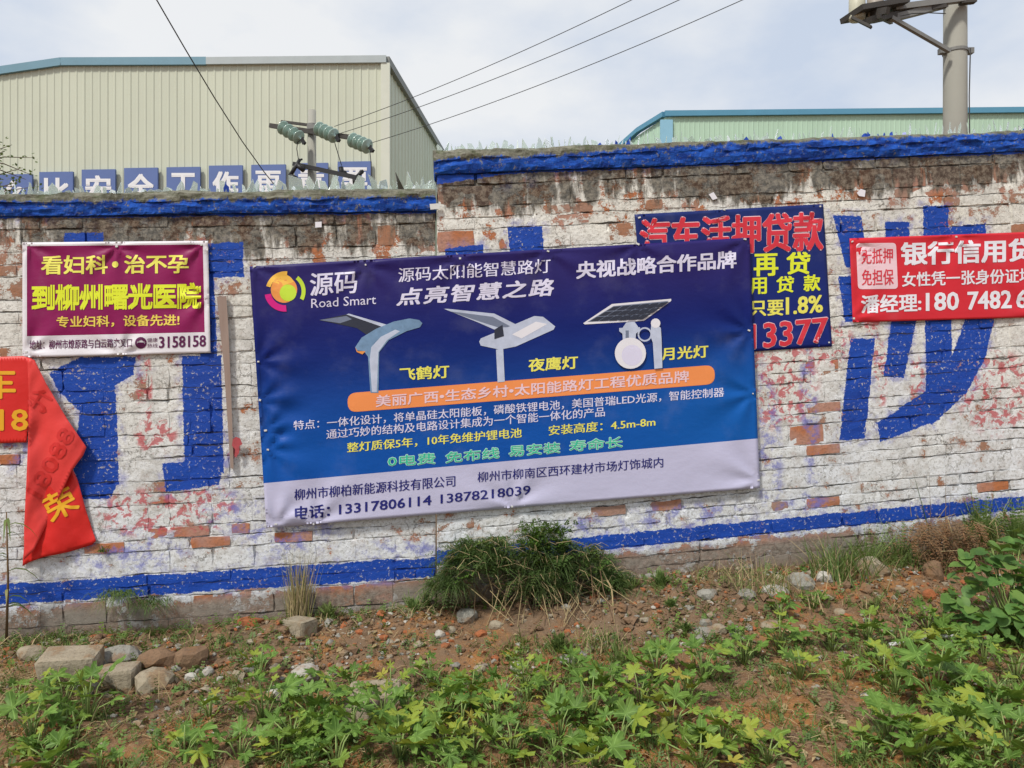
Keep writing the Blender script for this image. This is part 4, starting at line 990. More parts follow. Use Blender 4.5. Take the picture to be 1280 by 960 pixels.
def rock_mesh(seed, blocky, sub=2):
    rg = random.Random(seed); bm = bmesh.new()
    if blocky:
        bmesh.ops.create_cube(bm, size=2); bmesh.ops.bevel(bm, geom=bm.edges[:], offset=.28, segments=2, affect='EDGES', profile=.6)
    else: bmesh.ops.create_icosphere(bm, subdivisions=sub, radius=1)
    off = rg.uniform(0, 99)
    for k in range(5 if not blocky else 2):     # chop flat facets
        d = Vector([rg.gauss(0, 1) for _ in range(3)]).normalized(); h = rg.uniform(.6, .85) * (1.25 if blocky else 1)
        for v in bm.verts:
            e_ = v.co.dot(d) - h
            if e_ > 0: v.co -= d * e_ * .85
    from mathutils import noise as mn
    for v in bm.verts: v.co += v.co.normalized() * .13 * mn.noise(v.co * 1.9 + Vector((off, 0, 0))) + Vector([rg.gauss(0, .012) for _ in range(3)])
    me = bpy.data.meshes.new('stone'); bm.to_mesh(me); bm.free()
    return me
# px, py = centre, w, h in photo pixels; label says what it is and where
ROCKS = [
 (82,835,62,42,'rock_beige',1,'big pale block of stone with a flat top lying at the far left of the rubble'),
 (140,819,56,26,'rock_grey',0,'grey lump behind the pale block at the left'),
 (144,848,42,30,'rock_beige',1,'squarish tan stone touching the right side of the big pale block'),
 (188,852,52,30,'rock_beige',0,'rounded yellowish stone right of the squarish tan stone'),
 (105,861,30,22,'rock_grey',0,'small grey stone below the gap between the two pale blocks'),
 (192,825,48,26,'rock_brown',0,'brown clod of earth above the rounded yellowish stone'),
 (236,820,40,34,'rock_brown',0,'brown clod of earth at the right end of the left stone heap'),
 (33,816,38,18,'rock_beige',0,'low mossy stone above and left of the big pale block'),
 (238,847,18,13,'rock_white',0,'small bright white stone in front of the left clods'),
 (258,839,16,12,'rock_white',0,'small yellowish white pebble stone right of the bright white one'),
 (372,785,36,24,'rock_beige',1,'yellow brown block below the dry tuft at the wall foot'),
 (313,778,25,11,'rock_red',1,'orange red brick piece on the bank left of the yellow brown block'),
 (380,842,38,24,'rock_white',0,'large white mortar lump between the crop plants left of the middle'),
 (345,866,28,22,'rock_white',0,'pale stone just below and left of the large white mortar lump'),
 (371,862,20,16,'rock_grey',0,'grey stone tucked under the large white mortar lump'),
 (468,870,62,18,'rock_beige',1,'flat tan slab half hidden by plants left of the middle'),
 (448,889,44,22,'rock_beige',1,'second flat slab just below the flat tan slab'),
 (550,792,14,11,'rock_white',0,'small white stone on the bank left below the big weed heap'),
 (563,787,13,10,'rock_beige',0,'small tan stone beside the small white stone under the weed heap'),
 (584,770,34,18,'rock_grey',0,'grey stone poking out under the big weed heap'),
 (619,781,20,12,'rock_beige',0,'tan broken slab edge below the big weed heap'),
 (601,792,16,10,'rock_red',0,'red brick crumb below the big weed heap'),
 (645,833,15,14,'rock_white',0,'white stone at the lower edge of the bank below the weed heap'),
 (712,824,26,13,'rock_grey',0,'flat grey stone between grasses right of the middle'),
 (600,836,16,12,'rock_beige',0,'small tan stone left of the white stone at the lower edge of the bank'),
 (886,742,28,14,'rock_grey',0,'leftmost of the grey stones along the wall foot right of the middle'),
 (935,743,24,15,'rock_grey',0,'second grey stone along the wall foot right of the middle'),
 (971,739,36,12,'rock_white',0,'flat whitish stone along the wall foot, third of that line'),
 (980,747,24,14,'rock_red',0,'red brown brick lump under the flat whitish stone'),
 (1003,726,34,24,'rock_grey',0,'tall grey stone leaning at the wall foot right of the flat whitish stone'),
 (1031,721,20,16,'rock_white',0,'small whitish stone right of the tall leaning grey stone'),
 (1097,709,48,28,'rock_beige',0,'big rounded straw coloured boulder at the wall foot on the right'),
 (1170,713,24,30,'rock_brown',0,'pointed brown clod right of the rounded boulder'),
 (882,778,16,14,'rock_grey',0,'bluish grey stone on the bank below the line of grey stones'),
 (900,786,20,13,'rock_beige',0,'tan stone touching the bluish grey stone'),
 (919,793,14,9,'rock_white',0,'small pinkish white stone right of the tan stone on the bank'),
 (884,790,40,9,'rock_grey',0,'long low grey rubble lump below the bluish grey stone'),
 (1163,743,14,16,'rock_red',0,'upright red brick crumb left of the leafy bush'),
 (1050,765,18,10,'rock_beige',0,'small tan stone in the middle of the right bank'),
 (965,782,26,12,'rock_beige',0,'tan rubble stone between the bank and the plants on the right'),
 (1085,871,16,9,'rock_white',0,'small white stone on the bare soil at the lower right'),
 (1128,737,16,8,'rock_beige',0,'small flat stone below the rounded boulder'),
 (1190,712,22,10,'rock_brown',0,'brown clod beside the pointed brown clod'),
 (700,865,18,12,'rock_brown',0,'brown clod among the crop plants in the middle'),
 (1040,790,20,10,'rock_brown',0,'brown clod above the first crop plants on the right'),
]
for i, (px, py, w_, h_, m_, blk, lab) in enumerate(ROCKS):
    P = G(px, py + h_ * .38); d = P.y - CAM.y; sx = w_ / F * d / 2 * 1.08; sz = h_ / F * d / 2 * 1.1
    me = rock_mesh(100 + i, blk); me.materials.append(M[m_])
    o = link('stone', me, None, (P.x, P.y + sx * .35, P.z + sz * .42)); o.scale = (sx, sx * random.uniform(.7, .95), sz); o.rotation_euler = (random.uniform(-.1, .1), random.uniform(-.12, .12), random.uniform(-.45, .45) if blk else random.uniform(-3, 3) * .15)
    lab = lab if len(lab.split()) <= 16 else ' '.join(lab.split()[:16]); tag(o, lab, 'stone', 'stones lying on the rubble bank')
# gravel: thousands of crumbs too small to pick apart
bm = bmesh.new(); bmesh.ops.create_icosphere(bm, subdivisions=1, radius=1); ico_v = np.array([tuple(v.co) for v in bm.verts]); ico_f = np.array([[v.index for v in f.verts] for f in bm.faces]); bm.free()
def crumbs(name, n, mats, smin, smax, qf, label, flat=.65):
    Vs = []; Fs = []; mi = []; k = 0; rs = np.random.RandomState(n)
    while k < n:
        x = rs.uniform(-3.6, 4.2); y = rs.uniform(-2.6, .35); q = x * NRM.x + y * NRM.y
        if q < .03 or rs.rand() > qf(x, q): continue
        if math.sin(x * 3.3 + 1.7 * math.sin(y * 4)) * .3 + .4 < rs.rand() * .5: continue
        s_ = smin * (smax / smin) ** (rs.rand() ** 2.2); z = gzf(x, y)
        v = ico_v * rs.uniform(.55, 1.3, (12, 1)) * np.array([s_, s_ * rs.uniform(.6, 1), s_ * rs.uniform(.4, .8) * flat / .65]); a = rs.uniform(0, 6.28); ca_, sa_ = math.cos(a), math.sin(a)
        v = v @ np.array([[ca_, sa_, 0], [-sa_, ca_, 0], [0, 0, 1]]); Vs.append(v + np.array([x, y, z + s_ * .2])); Fs.append(ico_f + 12 * k); mi += [rs.randint(len(mats))] * 20; k += 1
    o = mesh(name, np.vstack(Vs), np.vstack(Fs), [M[m] for m in mats], None, False, mi); tag(o, label, kind='stuff')
qb = lambda x, q: 1.0 if q < .95 else max(.06, 1 - (q - .95) * 3)
crumbs('gravel', 6500, ['rock_beige', 'rock_brown', 'rock_brown', 'rock_white', 'rock_brown', 'rock_red', 'rock_grey'], .005, .022, qb, 'fine rubble and gravel strewn over the bank')
crumbs('rubble', 1500, ['rock_brown', 'rock_beige', 'rock_brown', 'rock_red', 'rock_grey', 'rock_brown'], .014, .042, lambda x, q: 1.0 if .05 < q < .8 else .02, 'broken brick and stone fragments packed into the bank')
crumbs('earth_crumbs', 7000, ['soil', 'rock_brown', 'soil'], .006, .030, lambda x, q: 1.0, 'small crumbs of red brown earth all over the plot')

# ================================================================== plants
M['leaf'] = leaf_mat('crop_leaves', (.075, .155, .022), (.16, .28, .05), (.34, .38, .045), vein=True)
M['leaf_y'] = leaf_mat('yellowing_crop_leaves', (.17, .25, .03), (.30, .37, .05), (.42, .33, .06))
M['stem'] = simple('pale_green_stem', (.22, .30, .09), .6, .3, .2, 12, .1)
M['grass'] = leaf_mat('grass_blades', (.09, .15, .03), (.16, .22, .06), (.30, .27, .10))
M['weed'] = leaf_mat('fine_weed_leaves', (.075, .135, .035), (.13, .20, .055), (.20, .21, .07))
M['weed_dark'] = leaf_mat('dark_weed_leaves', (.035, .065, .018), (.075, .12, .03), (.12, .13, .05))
M['bush'] = leaf_mat('bush_leaves', (.065, .15, .035), (.12, .24, .055), (.18, .28, .06))
M['straw'] = simple('dry_straw', (.36, .28, .15), .85, .15, .3, 25, .1)
M['straw_dark'] = simple('dry_brown_stalks', (.16, .105, .06), .9, .1, .3, 25, .1)
M['dryleaf'] = leaf_mat('dry_leaves', (.36, .27, .13), (.46, .36, .20), (.30, .16, .06))
def crop_leaf(seed, mat):
    """palmate squash-like leaf, radius about 1, attached at the origin, opening towards +Y, ~70 triangles"""
    rg = random.Random(seed); lobes = 5; N_ = lobes * 8; dep = rg.uniform(.42, .72); pw = rg.uniform(.9, 1.5); asp = rg.uniform(.75, 1.1); V = [(0, 0, 0)]; Fc = []
    fold = rg.uniform(.0, .7); curl = rg.uniform(.0, .9)
    R0 = []; 
    for i in range(N_ + 1):
        t = i / N_; a = math.radians(-150 + 300 * t); ph = t * lobes; fr_ = abs((ph % 1) - .5) * 2          # 0 at lobe tip, 1 between lobes
        r_ = 1 - dep * fr_ ** pw; r_ *= .78 + .22 * math.cos(a * .62); r_ *= 1 + rg.uniform(-.08, .08) + (.085 if i % 2 else -.10)
        R0.append((a, r_))
    for ring, k in ((.5, 0), (1, 1)):
        for a, r_ in R0:
            rr = r_ * ring if k else min(r_ * .72, .38 + .12 * r_); x = math.sin(a) * rr * asp; y = math.cos(a) * rr + .12
            z = -curl * (x * x + y * y) * .45 + fold * abs(x) * .55 + rg.uniform(-.05, .05) * ring + (.07 * math.cos(a * lobes * 1.2 + 1) * rr)
            V.append((x, y, z))
    n = N_ + 1
    for i in range(N_):
        Fc.append((0, 1 + i + 1, 1 + i)); Fc.append((1 + i, 2 + i, 1 + n + i + 1, 1 + n + i))
    me = bpy.data.meshes.new('leaf'); me.from_pydata(V, [], Fc); me.materials.append(mat)
    for p in me.polygons: p.use_smooth = True
    return me
LV = [crop_leaf(i, M['leaf']) for i in range(10)]; LY = [crop_leaf(20 + i, M['leaf_y']) for i in range(5)]
def q_leaf_rot(direction, tilt, roll):
    """leaf +Y along the horizontal direction tilted up by tilt"""
    d = Vector((math.cos(direction) * math.cos(tilt), math.sin(direction) * math.cos(tilt), math.sin(tilt)))
    x = d.cross(Vector((0, 0, 1))).normalized(); z = x.cross(d)
    return (Matrix((x, d, z)).transposed() @ Matrix.Rotation(roll, 3, 'Y')).to_euler()
PL = []
def crop_plant(P, n, size, tall, yel, rg):
    root = empty('crop_plant', P, None, 'plant', 'low lobed-leaf crop plants of the vegetable plot'); st_ = MB()
    a0 = rg.uniform(0, 6.28)
    for i in range(n):
        a = a0 + i * 2.399 + rg.uniform(-.4, .4); k = (i + .5) / n; h = tall * (1.0 - .55 * k) * rg.uniform(.75, 1.2); out_ = size * (.35 + 1.25 * k) * rg.uniform(.7, 1.2)
        tip = P + Vector((math.cos(a) * out_, math.sin(a) * out_, h)); mid = P.lerp(tip, .5) + Vector((0, 0, h * .22))
        st_.tube([P + Vector((0, 0, -.02)), mid, tip], [.0045, .0035, .0025], 5)
        me = rg.choice(LY) if rg.random() < yel * .6 else rg.choice(LV)
        o = link('leaf', me, root, tip - P, q_leaf_rot(a, rg.uniform(-.2, 1.05) * (1.2 - k * .5), rg.uniform(-.5, .5))); s_ = size * rg.uniform(.45, 1.2) * (.75 if k < .2 else 1); o.scale = (s_, s_, s_)
    st_.build('stems', M['stem'], root, True); PL.append((P, root, yel))
rg = random.Random(12)
# (px, py of the foot, leaves, leaf radius m, height m, yellowness)
SP = [(110,905,8,.095,.22,.15),(40,930,8,.09,.15,.1),(262,900,5,.07,.1,.7),(230,955,6,.08,.12,.1),(325,850,6,.07,.14,.1),(330,905,7,.09,.2,.3),(390,905,8,.10,.17,.15),(365,935,7,.08,.12,.1),
 (300,950,6,.08,.1,.2),(440,925,8,.09,.14,.05),(480,905,7,.08,.14,.3),(420,960,7,.1,.12,.1),(500,950,8,.09,.14,.1),(540,860,6,.075,.16,.05),(560,900,7,.08,.13,.2),(590,880,7,.08,.13,.3),(620,905,6,.07,.12,.5),(560,945,7,.09,.13,.1),
 (640,945,8,.09,.12,.15),(655,860,6,.07,.12,.1),(690,880,6,.075,.12,.5),(700,925,8,.09,.13,.1),(740,900,8,.09,.15,.05),(760,870,7,.08,.14,.1),(775,935,9,.11,.12,.6),(800,890,8,.095,.15,.1),(820,850,7,.085,.15,.1),(840,915,7,.09,.14,.4),
 (745,960,7,.1,.1,.4),(860,880,7,.08,.13,.2),(880,850,7,.08,.15,.1),(905,940,7,.09,.14,.15),(930,830,6,.07,.13,.05),(975,815,8,.08,.15,.1),(925,800,4,.05,.07,.2),(1018,760,4,.055,.09,.1),(975,775,5,.06,.11,.05),(1000,850,6,.075,.12,.1),
 (1040,815,7,.08,.13,.1),(1085,800,7,.08,.12,.1),(1100,830,6,.07,.1,.5),(1130,815,6,.075,.12,.1),(1160,790,6,.08,.12,.15),(1060,850,5,.06,.1,.2),(1120,870,6,.07,.1,.1),(1170,880,8,.11,.2,.05),(1200,860,7,.075,.12,.1),
 (1240,885,8,.09,.13,.1),(1230,830,6,.07,.12,.3),(1270,850,7,.08,.13,.2),(1110,925,7,.085,.13,.1),(1150,950,8,.1,.12,.6),(1200,935,8,.09,.16,.1),(1260,945,7,.1,.14,.2),(1190,810,6,.08,.1,.4),(960,955,6,.08,.1,.7),
 (875,960,7,.1,.12,.3),(20,890,6,.08,.12,.2),(60,960,6,.09,.1,.1),(720,850,6,.07,.12,.2),(1265,800,6,.07,.12,.3),(80,885,6,.09,.14,.1),(1080,950,4,.06,.07,.6)]
used_ = [(a[0], a[1]) for a in SP]; k_ = 0
while k_ < 44:
    px = rg.uniform(10, 1275); py = rg.uniform(825, 968)
    if (880 < px < 1090 and py > 845) or (150 < px < 330 and py > 860) or (px < 320 and py < 865) or (px < 620 and py < 850): continue
    if min(math.hypot(px - a, (py - b) * 1.6) for a, b in used_) < 24: continue
    used_.append((px, py)); SP.append((px, py, rg.randint(3, 5), rg.uniform(.05, .075), rg.uniform(.06, .12), rg.choice((.1, .1, .3, .6)))); k_ += 1
for (px, py, n, sz, tl, ye) in SP:
    crop_plant(G(px, py), n + 3, sz * .92, tl * 1.15, ye, rg)
# labels from true position: row by distance, then place from the left
PL.sort(key=lambda t: t[0].y); rows = [[] for _ in range(8)]
for i, t in enumerate(PL): rows[min(7, i * 8 // len(PL))].append(t)
ORDN = ['leftmost', 'second from left', 'third from left', 'fourth from left', 'fifth from left', 'sixth from left', 'middle one', 'fifth from right', 'fourth from right', 'third from right', 'second from right', 'rightmost']
RN = ['nearest row at the bottom edge', 'second row from the camera', 'third row from the camera', 'fourth row from the camera', 'fifth row from the camera', 'sixth row from the camera', 'second farthest row from the camera', 'farthest row below the bank']
for ri, row in enumerate(rows):
    row.sort(key=lambda t: (t[0].x / (t[0].y - CAM.y)))
    n = len(row)
    for k, (P, root, ye) in enumerate(row):
        W = ['leftmost', 'second', 'third', 'fourth', 'fifth', 'sixth', 'seventh', 'eighth', 'ninth', 'tenth', 'eleventh']
        if k < (n + 1) // 2: nm = W[k] if k == 0 else W[k] + ' from left'
        else: nm = 'rightmost' if k == n - 1 else W[n - 1 - k] + ' from right'
        root['label'] = '%s lobed-leaf plant, %s in the %s' % ('yellowing' if ye >= .5 else 'green', nm, RN[ri])

def blades(mb, P, n, ln, spread, wd, rg, droop=.4, base=.02, up=1.0, mi=0, seg=3, dirz=None):
    for _ in range(n):
        a = rg.uniform(0, 6.28) if dirz is None else rg.gauss(dirz, .6); l = ln * rg.uniform(.45, 1.15); tl = rg.uniform(0, 1) ** .7 * spread
        d = Vector((math.cos(a) * math.sin(tl), math.sin(a) * math.sin(tl), math.cos(tl) * up)).normalized()
        p = P + Vector((rg.gauss(0, base), rg.gauss(0, base), 0)); b_ = rg.gauss(0, .7); s_ = Vector((math.cos(b_), math.sin(b_), 0)) * wd * rg.uniform(.8, 1.7); V = []
        for k in range(seg + 1):
            t = k / seg; c = p + d * l * t + Vector((math.cos(a) * .3, math.sin(a) * .3, -1)) * droop * l * t * t; ww = (1 - t) ** .7
            V += [c - s_ * ww * .5, c + s_ * ww * .5]
        mb.add(V, [[2 * k, 2 * k + 1, 2 * k + 3, 2 * k + 2] for k in range(seg)], mi)
def leaflets(mb, p0, p1, n, ln, wd, rg, mi=0, sag=0):
    """a stalk with small leaflets in two rows"""
    d = (p1 - p0); D = d.normalized(); x = D.cross(Vector((0, 0, 1)))
    if x.length < .1: x = Vector((1, 0, 0))
    x.normalize()
    for k in range(n):
        t = (k + .5) / n; c = p0 + d * t + Vector((0, 0, -sag * t * t)); l = ln * (1.1 - .6 * t)
        for sg in (-1, 1):
            v = (x * sg + D * rg.uniform(.3, .9) + Vector((0, 0, rg.uniform(-.4, .4)))).normalized(); w_ = v.cross(D).cross(v).normalized() * wd
            mb.add([c, c + v * l * .45 + w_, c + v * l, c + v * l * .45 - w_], [[0, 1, 2, 3]], mi)

# general grass between the plants (uncountable)
rg = random.Random(5); gb = MB()
for _ in range(900):
    px = rg.uniform(-40, 1320); py = rg.uniform(800, 985)
    if 330 < px < 620 and py < 850: continue
    if 820 < px < 1080 and 870 < py and rg.random() < .75: continue
    if px < 320 and 870 < py and rg.random() < .5: continue
    P = G(px, min(py, 975)); blades(gb, P, rg.randint(7, 18), rg.uniform(.06, .17), 1.0, .0045, rg, .35, .03, seg=2)
for _ in range(150):
    px = rg.uniform(760, 1290); py = rg.uniform(730, 810); P = G(px, py); blades(gb, P, rg.randint(3, 9), rg.uniform(.03, .09), 1.1, .0035, rg, .35, .02, seg=2)
tag(gb.build('grass', M['grass'], None), 'short grass blades growing between the crop plants', kind='stuff')
sb = MB()
for _ in range(1700):
    px = rg.uniform(-40, 1320); py = rg.uniform(785, 980)
    if rg.random() < .3: py = float(np.interp(px, [0, 430, 860, 1280], [802, 772, 722, 690])) + rg.gauss(6, 12)
    if rg.random() < .35: px = rg.uniform(-30, 120); py = rg.uniform(845, 890)
    P = G(px, min(py, 975)) + Vector((0, 0, .008)); a = rg.uniform(0, 6.28); l = rg.uniform(.03, .14); e_ = P + Vector((math.cos(a) * l, math.sin(a) * l * .7, rg.uniform(-.004, .02)))
    sb.tube([P, P.lerp(e_, .5) + Vector((0, 0, rg.uniform(.0, .02))), e_], [.0016, .0014, .0008], 3)
tag(sb.build('dry_straw', M['straw'], None), 'dry straw and dead stalks scattered over the plot', kind='stuff')
lb = MB()
for _ in range(420):
    px = rg.uniform(0, 1280); py = rg.uniform(790, 975); P = G(px, py) + Vector((0, 0, .01)); a = rg.uniform(0, 6.28); s_ = rg.uniform(.008, .026)
    u_ = Vector((math.cos(a), math.sin(a), rg.uniform(-.4, .6))) * s_; v_ = Vector((-math.sin(a), math.cos(a), rg.uniform(-.3, .5))) * s_ * .6
    lb.add([P - u_, P + v_ + Vector((0, 0, .005)), P + u_, P - v_ + Vector((0, 0, .012))], [[0, 1, 2], [0, 2, 3]])
tag(lb.build('dry_leaves', M['dryleaf'], None), 'shrivelled tan leaves lying between the plants', kind='stuff')

def plant(name, P, label, cat='weed', group=None): return empty(name, P, label, cat, group)
gw = MB(); rg = random.Random(71)
for _ in range(2600):
    r_ = rg.random(); px = rg.uniform(-30, 1310)
    if r_ < .62: py = rg.uniform(800, 972)
    elif r_ < .8: py = rg.uniform(740, 810); px = rg.uniform(820, 1300) if rg.random() < .7 else px
    else: py = float(np.interp(px, [0, 430, 860, 1280], [802, 772, 722, 690])) + rg.gauss(4, 7)
    P = G(px, py); a = rg.uniform(0, 6.28); l = rg.uniform(.03, .10); e_ = P + Vector((math.cos(a) * l * .6, math.sin(a) * l * .6, l * rg.uniform(.3, 1)))
    leaflets(gw, P, e_, 5, rg.uniform(.012, .032), .005, rg, rg.choice((0, 0, 1, 2)))
tag(gw.build('ground_weeds', [M['weed'], M['leaf'], M['grass']], None), 'tiny fine-leaved weeds covering the soil between the bigger plants', kind='stuff')

# ---- big weed heap at the wall foot, centre
def weed_heap():
    rg = random.Random(33); P0 = G(665, 770); root = plant('weed_heap', P0, 'big dark green heap of drooping weeds at the wall foot in the middle', 'weeds')
    fo = MB(); tw = MB(); core = []
    def top(px):  # photo outline: top of the heap
        return -7 + float(np.interp(px, [545, 558, 575, 600, 627, 640, 654, 674, 694, 720, 740, 760, 780, 790], [728, 698, 678, 682, 676, 684, 672, 660, 666, 688, 686, 699, 722, 736]))
    CL = [(rg.uniform(550, 783), rg.random()) for _ in range(34)]
    for _ in range(1250):
        cc = rg.choice(CL); px = min(792, max(540, cc[0] + rg.gauss(0, 9))); t_ = top(px) + 8; py = t_ - 4 + (738 - t_) * min(1, max(0, cc[1] + rg.gauss(0, .16))); q = .07 + .20 * max(0, (py - t_) / max(20, 760 - t_)) ** .8 + rg.uniform(-.03, .09)
        c = ray_plane(px, py, q)
        if c.z < gzf(c.x, c.y) + .02: continue
        ang = -math.pi / 2 + rg.gauss(0, 1.25); l = rg.uniform(.07, .17); e_ = c + Vector((math.cos(ang) * l, math.sin(ang) * l * .7, rg.uniform(-.07, .07)))
        dk = 1 if rg.random() < (.4 + .6 * (py - t_) / 90) else 0  # more dark leaves lower down: shade inside the heap put into leaf colour
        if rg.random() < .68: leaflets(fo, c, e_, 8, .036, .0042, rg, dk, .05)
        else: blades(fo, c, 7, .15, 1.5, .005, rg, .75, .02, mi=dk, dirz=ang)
        if rg.random() < .2: tw.tube([c, c.lerp(e_, .6), e_ + Vector((0, 0, -.04))], [.002, .0016, .001], 3)
    for _ in range(230):   # bright tip
        px = rg.gauss(684, 18); py = rg.uniform(655, 690); c = ray_plane(px, py, rg.uniform(.12, .24)); e_ = c + Vector((rg.gauss(0, .04), -.02, rg.uniform(.0, .05))); leaflets(fo, c, e_, 5, .024, .005, rg, 2)
    for _ in range(85):
        px = rg.uniform(575, 755); c = ray_plane(px, rg.uniform(705, 740), rg.uniform(.16, .26)); a = rg.gauss(-1.57, .7); g_ = G(px + rg.gauss(0, 34), rg.uniform(752, 786)); g_.z += .01
        m_ = c.lerp(g_, .5) + Vector((rg.gauss(0, .03), 0, rg.uniform(.0, .05))); tw.tube([c, m_, g_], [.0028, .0026, .0016], 4, mi=0 if rg.random() < .5 else 1)
    for _ in range(70):   # stray arching fronds
        px = rg.uniform(548, 785); c = ray_plane(px, top(px) + rg.uniform(5, 45), rg.uniform(.1, .3)); a = rg.gauss(-1.57, 1.3); l = rg.uniform(.12, .24); e_ = c + Vector((math.cos(a) * l, math.sin(a) * l * .4, rg.uniform(-.04, .06)))
        tw.tube([c, c.lerp(e_, .5) + Vector((0, 0, .03)), e_], [.002, .0015, .001], 3); leaflets(fo, c, e_, 11, .045, .0045, rg, rg.choice((0, 0, 1, 2)), .03)
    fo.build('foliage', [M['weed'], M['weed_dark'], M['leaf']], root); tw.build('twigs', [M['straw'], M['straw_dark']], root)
weed_heap()
def tuft(px, py, label, n, ln, spread, wd, mats, droop=.5, base=.03, q=None, name='grass_tuft', dirz=None, seed=0, lf=0, flw=.02, up=1):
    rg = random.Random(seed + int(px)); P = G(px, py) if q is None else ray_plane(px, py, q); root = plant(name, P, label, 'weed'); b = MB()
    for k in range(int(n * 1.6)): blades(b, P, 1, ln, spread, wd, rg, droop, base, mi=rg.randrange(len(mats)), dirz=dirz, up=up)
    b.build('blades', [M[m] for m in mats], root)
    if lf:
        b = MB(); s_ = MB()
        for k in range(lf):
            a = rg.uniform(0, 6.28); l = ln * rg.uniform(.5, 1); tl = rg.uniform(.1, spread); e_ = P + Vector((math.cos(a) * math.sin(tl), math.sin(a) * math.sin(tl) * .6, math.cos(tl))) * l
            s_.tube([P, e_], [.002, .001], 3); leaflets(b, P.lerp(e_, .25), e_, 8, flw, flw * .22, rg, 0, .02)
        b.build('leaflets', M['weed'], root); s_.build('stalks', M['stem'], root)
tuft(150, 742, 'drooping green grass tuft growing out of the blue stripe at the left', 130, .17, 1.3, .004, ['grass', 'weed'], .9, .05, .04, dirz=-1.2, seed=1)
tuft(190, 752, 'dark drooping weed below the left grass tuft on the blue stripe', 110, .13, 1.4, .004, ['weed', 'weed_dark'], .9, .06, .05, dirz=-1.2)
tuft(128, 690, 'small grass sprig rooted in the wall beside the torn red banner', 26, .09, 1.1, .004, ['grass'], .5, .012, .02)
tuft(378, 765, 'dry yellow grass tuft standing against the wall left of the middle', 110, .44, .22, .004, ['straw', 'straw', 'grass'], .1, .03, seed=3)
tuft(412, 770, 'low green weed beside the dry yellow tuft', 20, .12, .9, .004, ['grass'], .4, .03, lf=26, flw=.022)
tuft(515, 765, 'sparse green weed at the left end of the big weed heap', 40, .16, 1.1, .004, ['weed', 'straw'], .5, .07, lf=18)
tuft(90, 800, 'spreading green grass below the wall at the left', 150, .2, 1.35, .005, ['grass', 'weed', 'straw'], .6, .16)
tuft(30, 805, 'dark grass clump in the corner of the bank at the left edge', 120, .16, 1.3, .005, ['weed', 'straw_dark', 'straw'], .6, .16)
tuft(700, 815, 'feathery green weed right below the big weed heap', 60, .15, .9, .004, ['grass', 'weed'], .4, .06, lf=30, flw=.024)
tuft(745, 808, 'thin grassy weed on the bank right of the feathery weed', 80, .2, .8, .004, ['grass', 'straw'], .35, .06)
tuft(775, 830, 'second thin grassy weed lower on the bank right of the middle', 60, .16, .9, .004, ['grass', 'weed'], .35, .05, lf=10)
tuft(825, 735, 'small leafy weed at the wall foot right of the weed heap', 30, .14, .9, .004, ['weed'], .4, .03, lf=30, flw=.022)
tuft(838, 760, 'bright low weed on the bank below the small leafy weed', 20, .08, 1.1, .004, ['grass'], .4, .03, lf=20, flw=.022)
tuft(1010, 752, 'grass clump in front of the tall leaning grey stone', 60, .16, .9, .004, ['grass', 'straw'], .4, .08)
tuft(955, 735, 'wispy dry grass leaning against the wall foot', 110, .30, .9, .0035, ['straw', 'grass'], .3, .12)
tuft(1045, 725, 'tall green grass tuft at the wall foot between the stones', 120, .44, .6, .005, ['grass', 'weed', 'straw'], .35, .08)
tuft(1085, 712, 'bushy grass behind the rounded boulder', 150, .38, .8, .005, ['grass', 'weed'], .4, .12, lf=20)
tuft(1125, 705, 'green weed patch between the boulder and the dry fern heap', 130, .36, 1.0, .005, ['weed', 'grass'], .4, .1, lf=26)
tuft(1165, 690, 'tall thin dry stalks rising in front of the white wall on the right', 9, .62, .35, .005, ['straw_dark', 'weed_dark'], .02, .05)
tuft(1226, 690, 'upright feathery weed above the dry fern heap', 40, .46, .6, .005, ['weed', 'grass'], .3, .06, lf=55, flw=.030)
tuft(1192, 682, 'low feathery weed on top of the dry fern heap', 50, .30, 1.0, .005, ['weed', 'grass'], .3, .08, lf=34, flw=.03)
tuft(1270, 690, 'feathery weed at the right edge behind the leafy bush', 60, .42, .9, .005, ['weed', 'grass'], .3, .12, lf=50, flw=.03)
tuft(1095, 760, 'grey green wispy weed in the middle of the right bank', 90, .12, 1.2, .0035, ['straw', 'weed'], .4, .09, lf=14)
tuft(1040, 800, 'small round grey weed ball on the right bank', 120, .07, 1.5, .003, ['straw_dark', 'straw'], .5, .03)
tuft(855, 790, 'low green weed among the rubble right of the middle', 30, .1, 1.1, .004, ['grass'], .4, .05, lf=22)
tuft(890, 722, 'ragged dry grass on the wall foot left of the grey stones', 70, .16, 1.2, .004, ['straw', 'grass', 'straw_dark'], .4, .1)
tuft(250, 772, 'dead brown grass at the wall foot above the left stone heap', 80, .12, 1.3, .004, ['straw_dark', 'straw', 'weed'], .4, .12)
tuft(533, 752, 'straggly weed trailing from the left side of the big weed heap', 70, .15, 1.4, .004, ['weed', 'weed_dark', 'straw_dark'], .6, .09, lf=22)
tuft(792, 738, 'straggly weed trailing from the right side of the big weed heap', 80, .15, 1.4, .004, ['weed', 'weed_dark', 'straw_dark'], .5, .08, lf=20)
tuft(430, 775, 'matted brown grass on the wall foot between the dry tuft and the weed heap', 110, .13, 1.4, .004, ['straw_dark', 'straw', 'weed_dark'], .5, .14)
tuft(500, 800, 'thin dead stems sticking out of the rubble bank', 7, .16, .7, .003, ['straw'], .2, .08)
tuft(60, 880, 'pile of grey dry grass at the lower left', 380, .26, 1.5, .0035, ['straw', 'straw_dark', 'straw'], .35, .2)
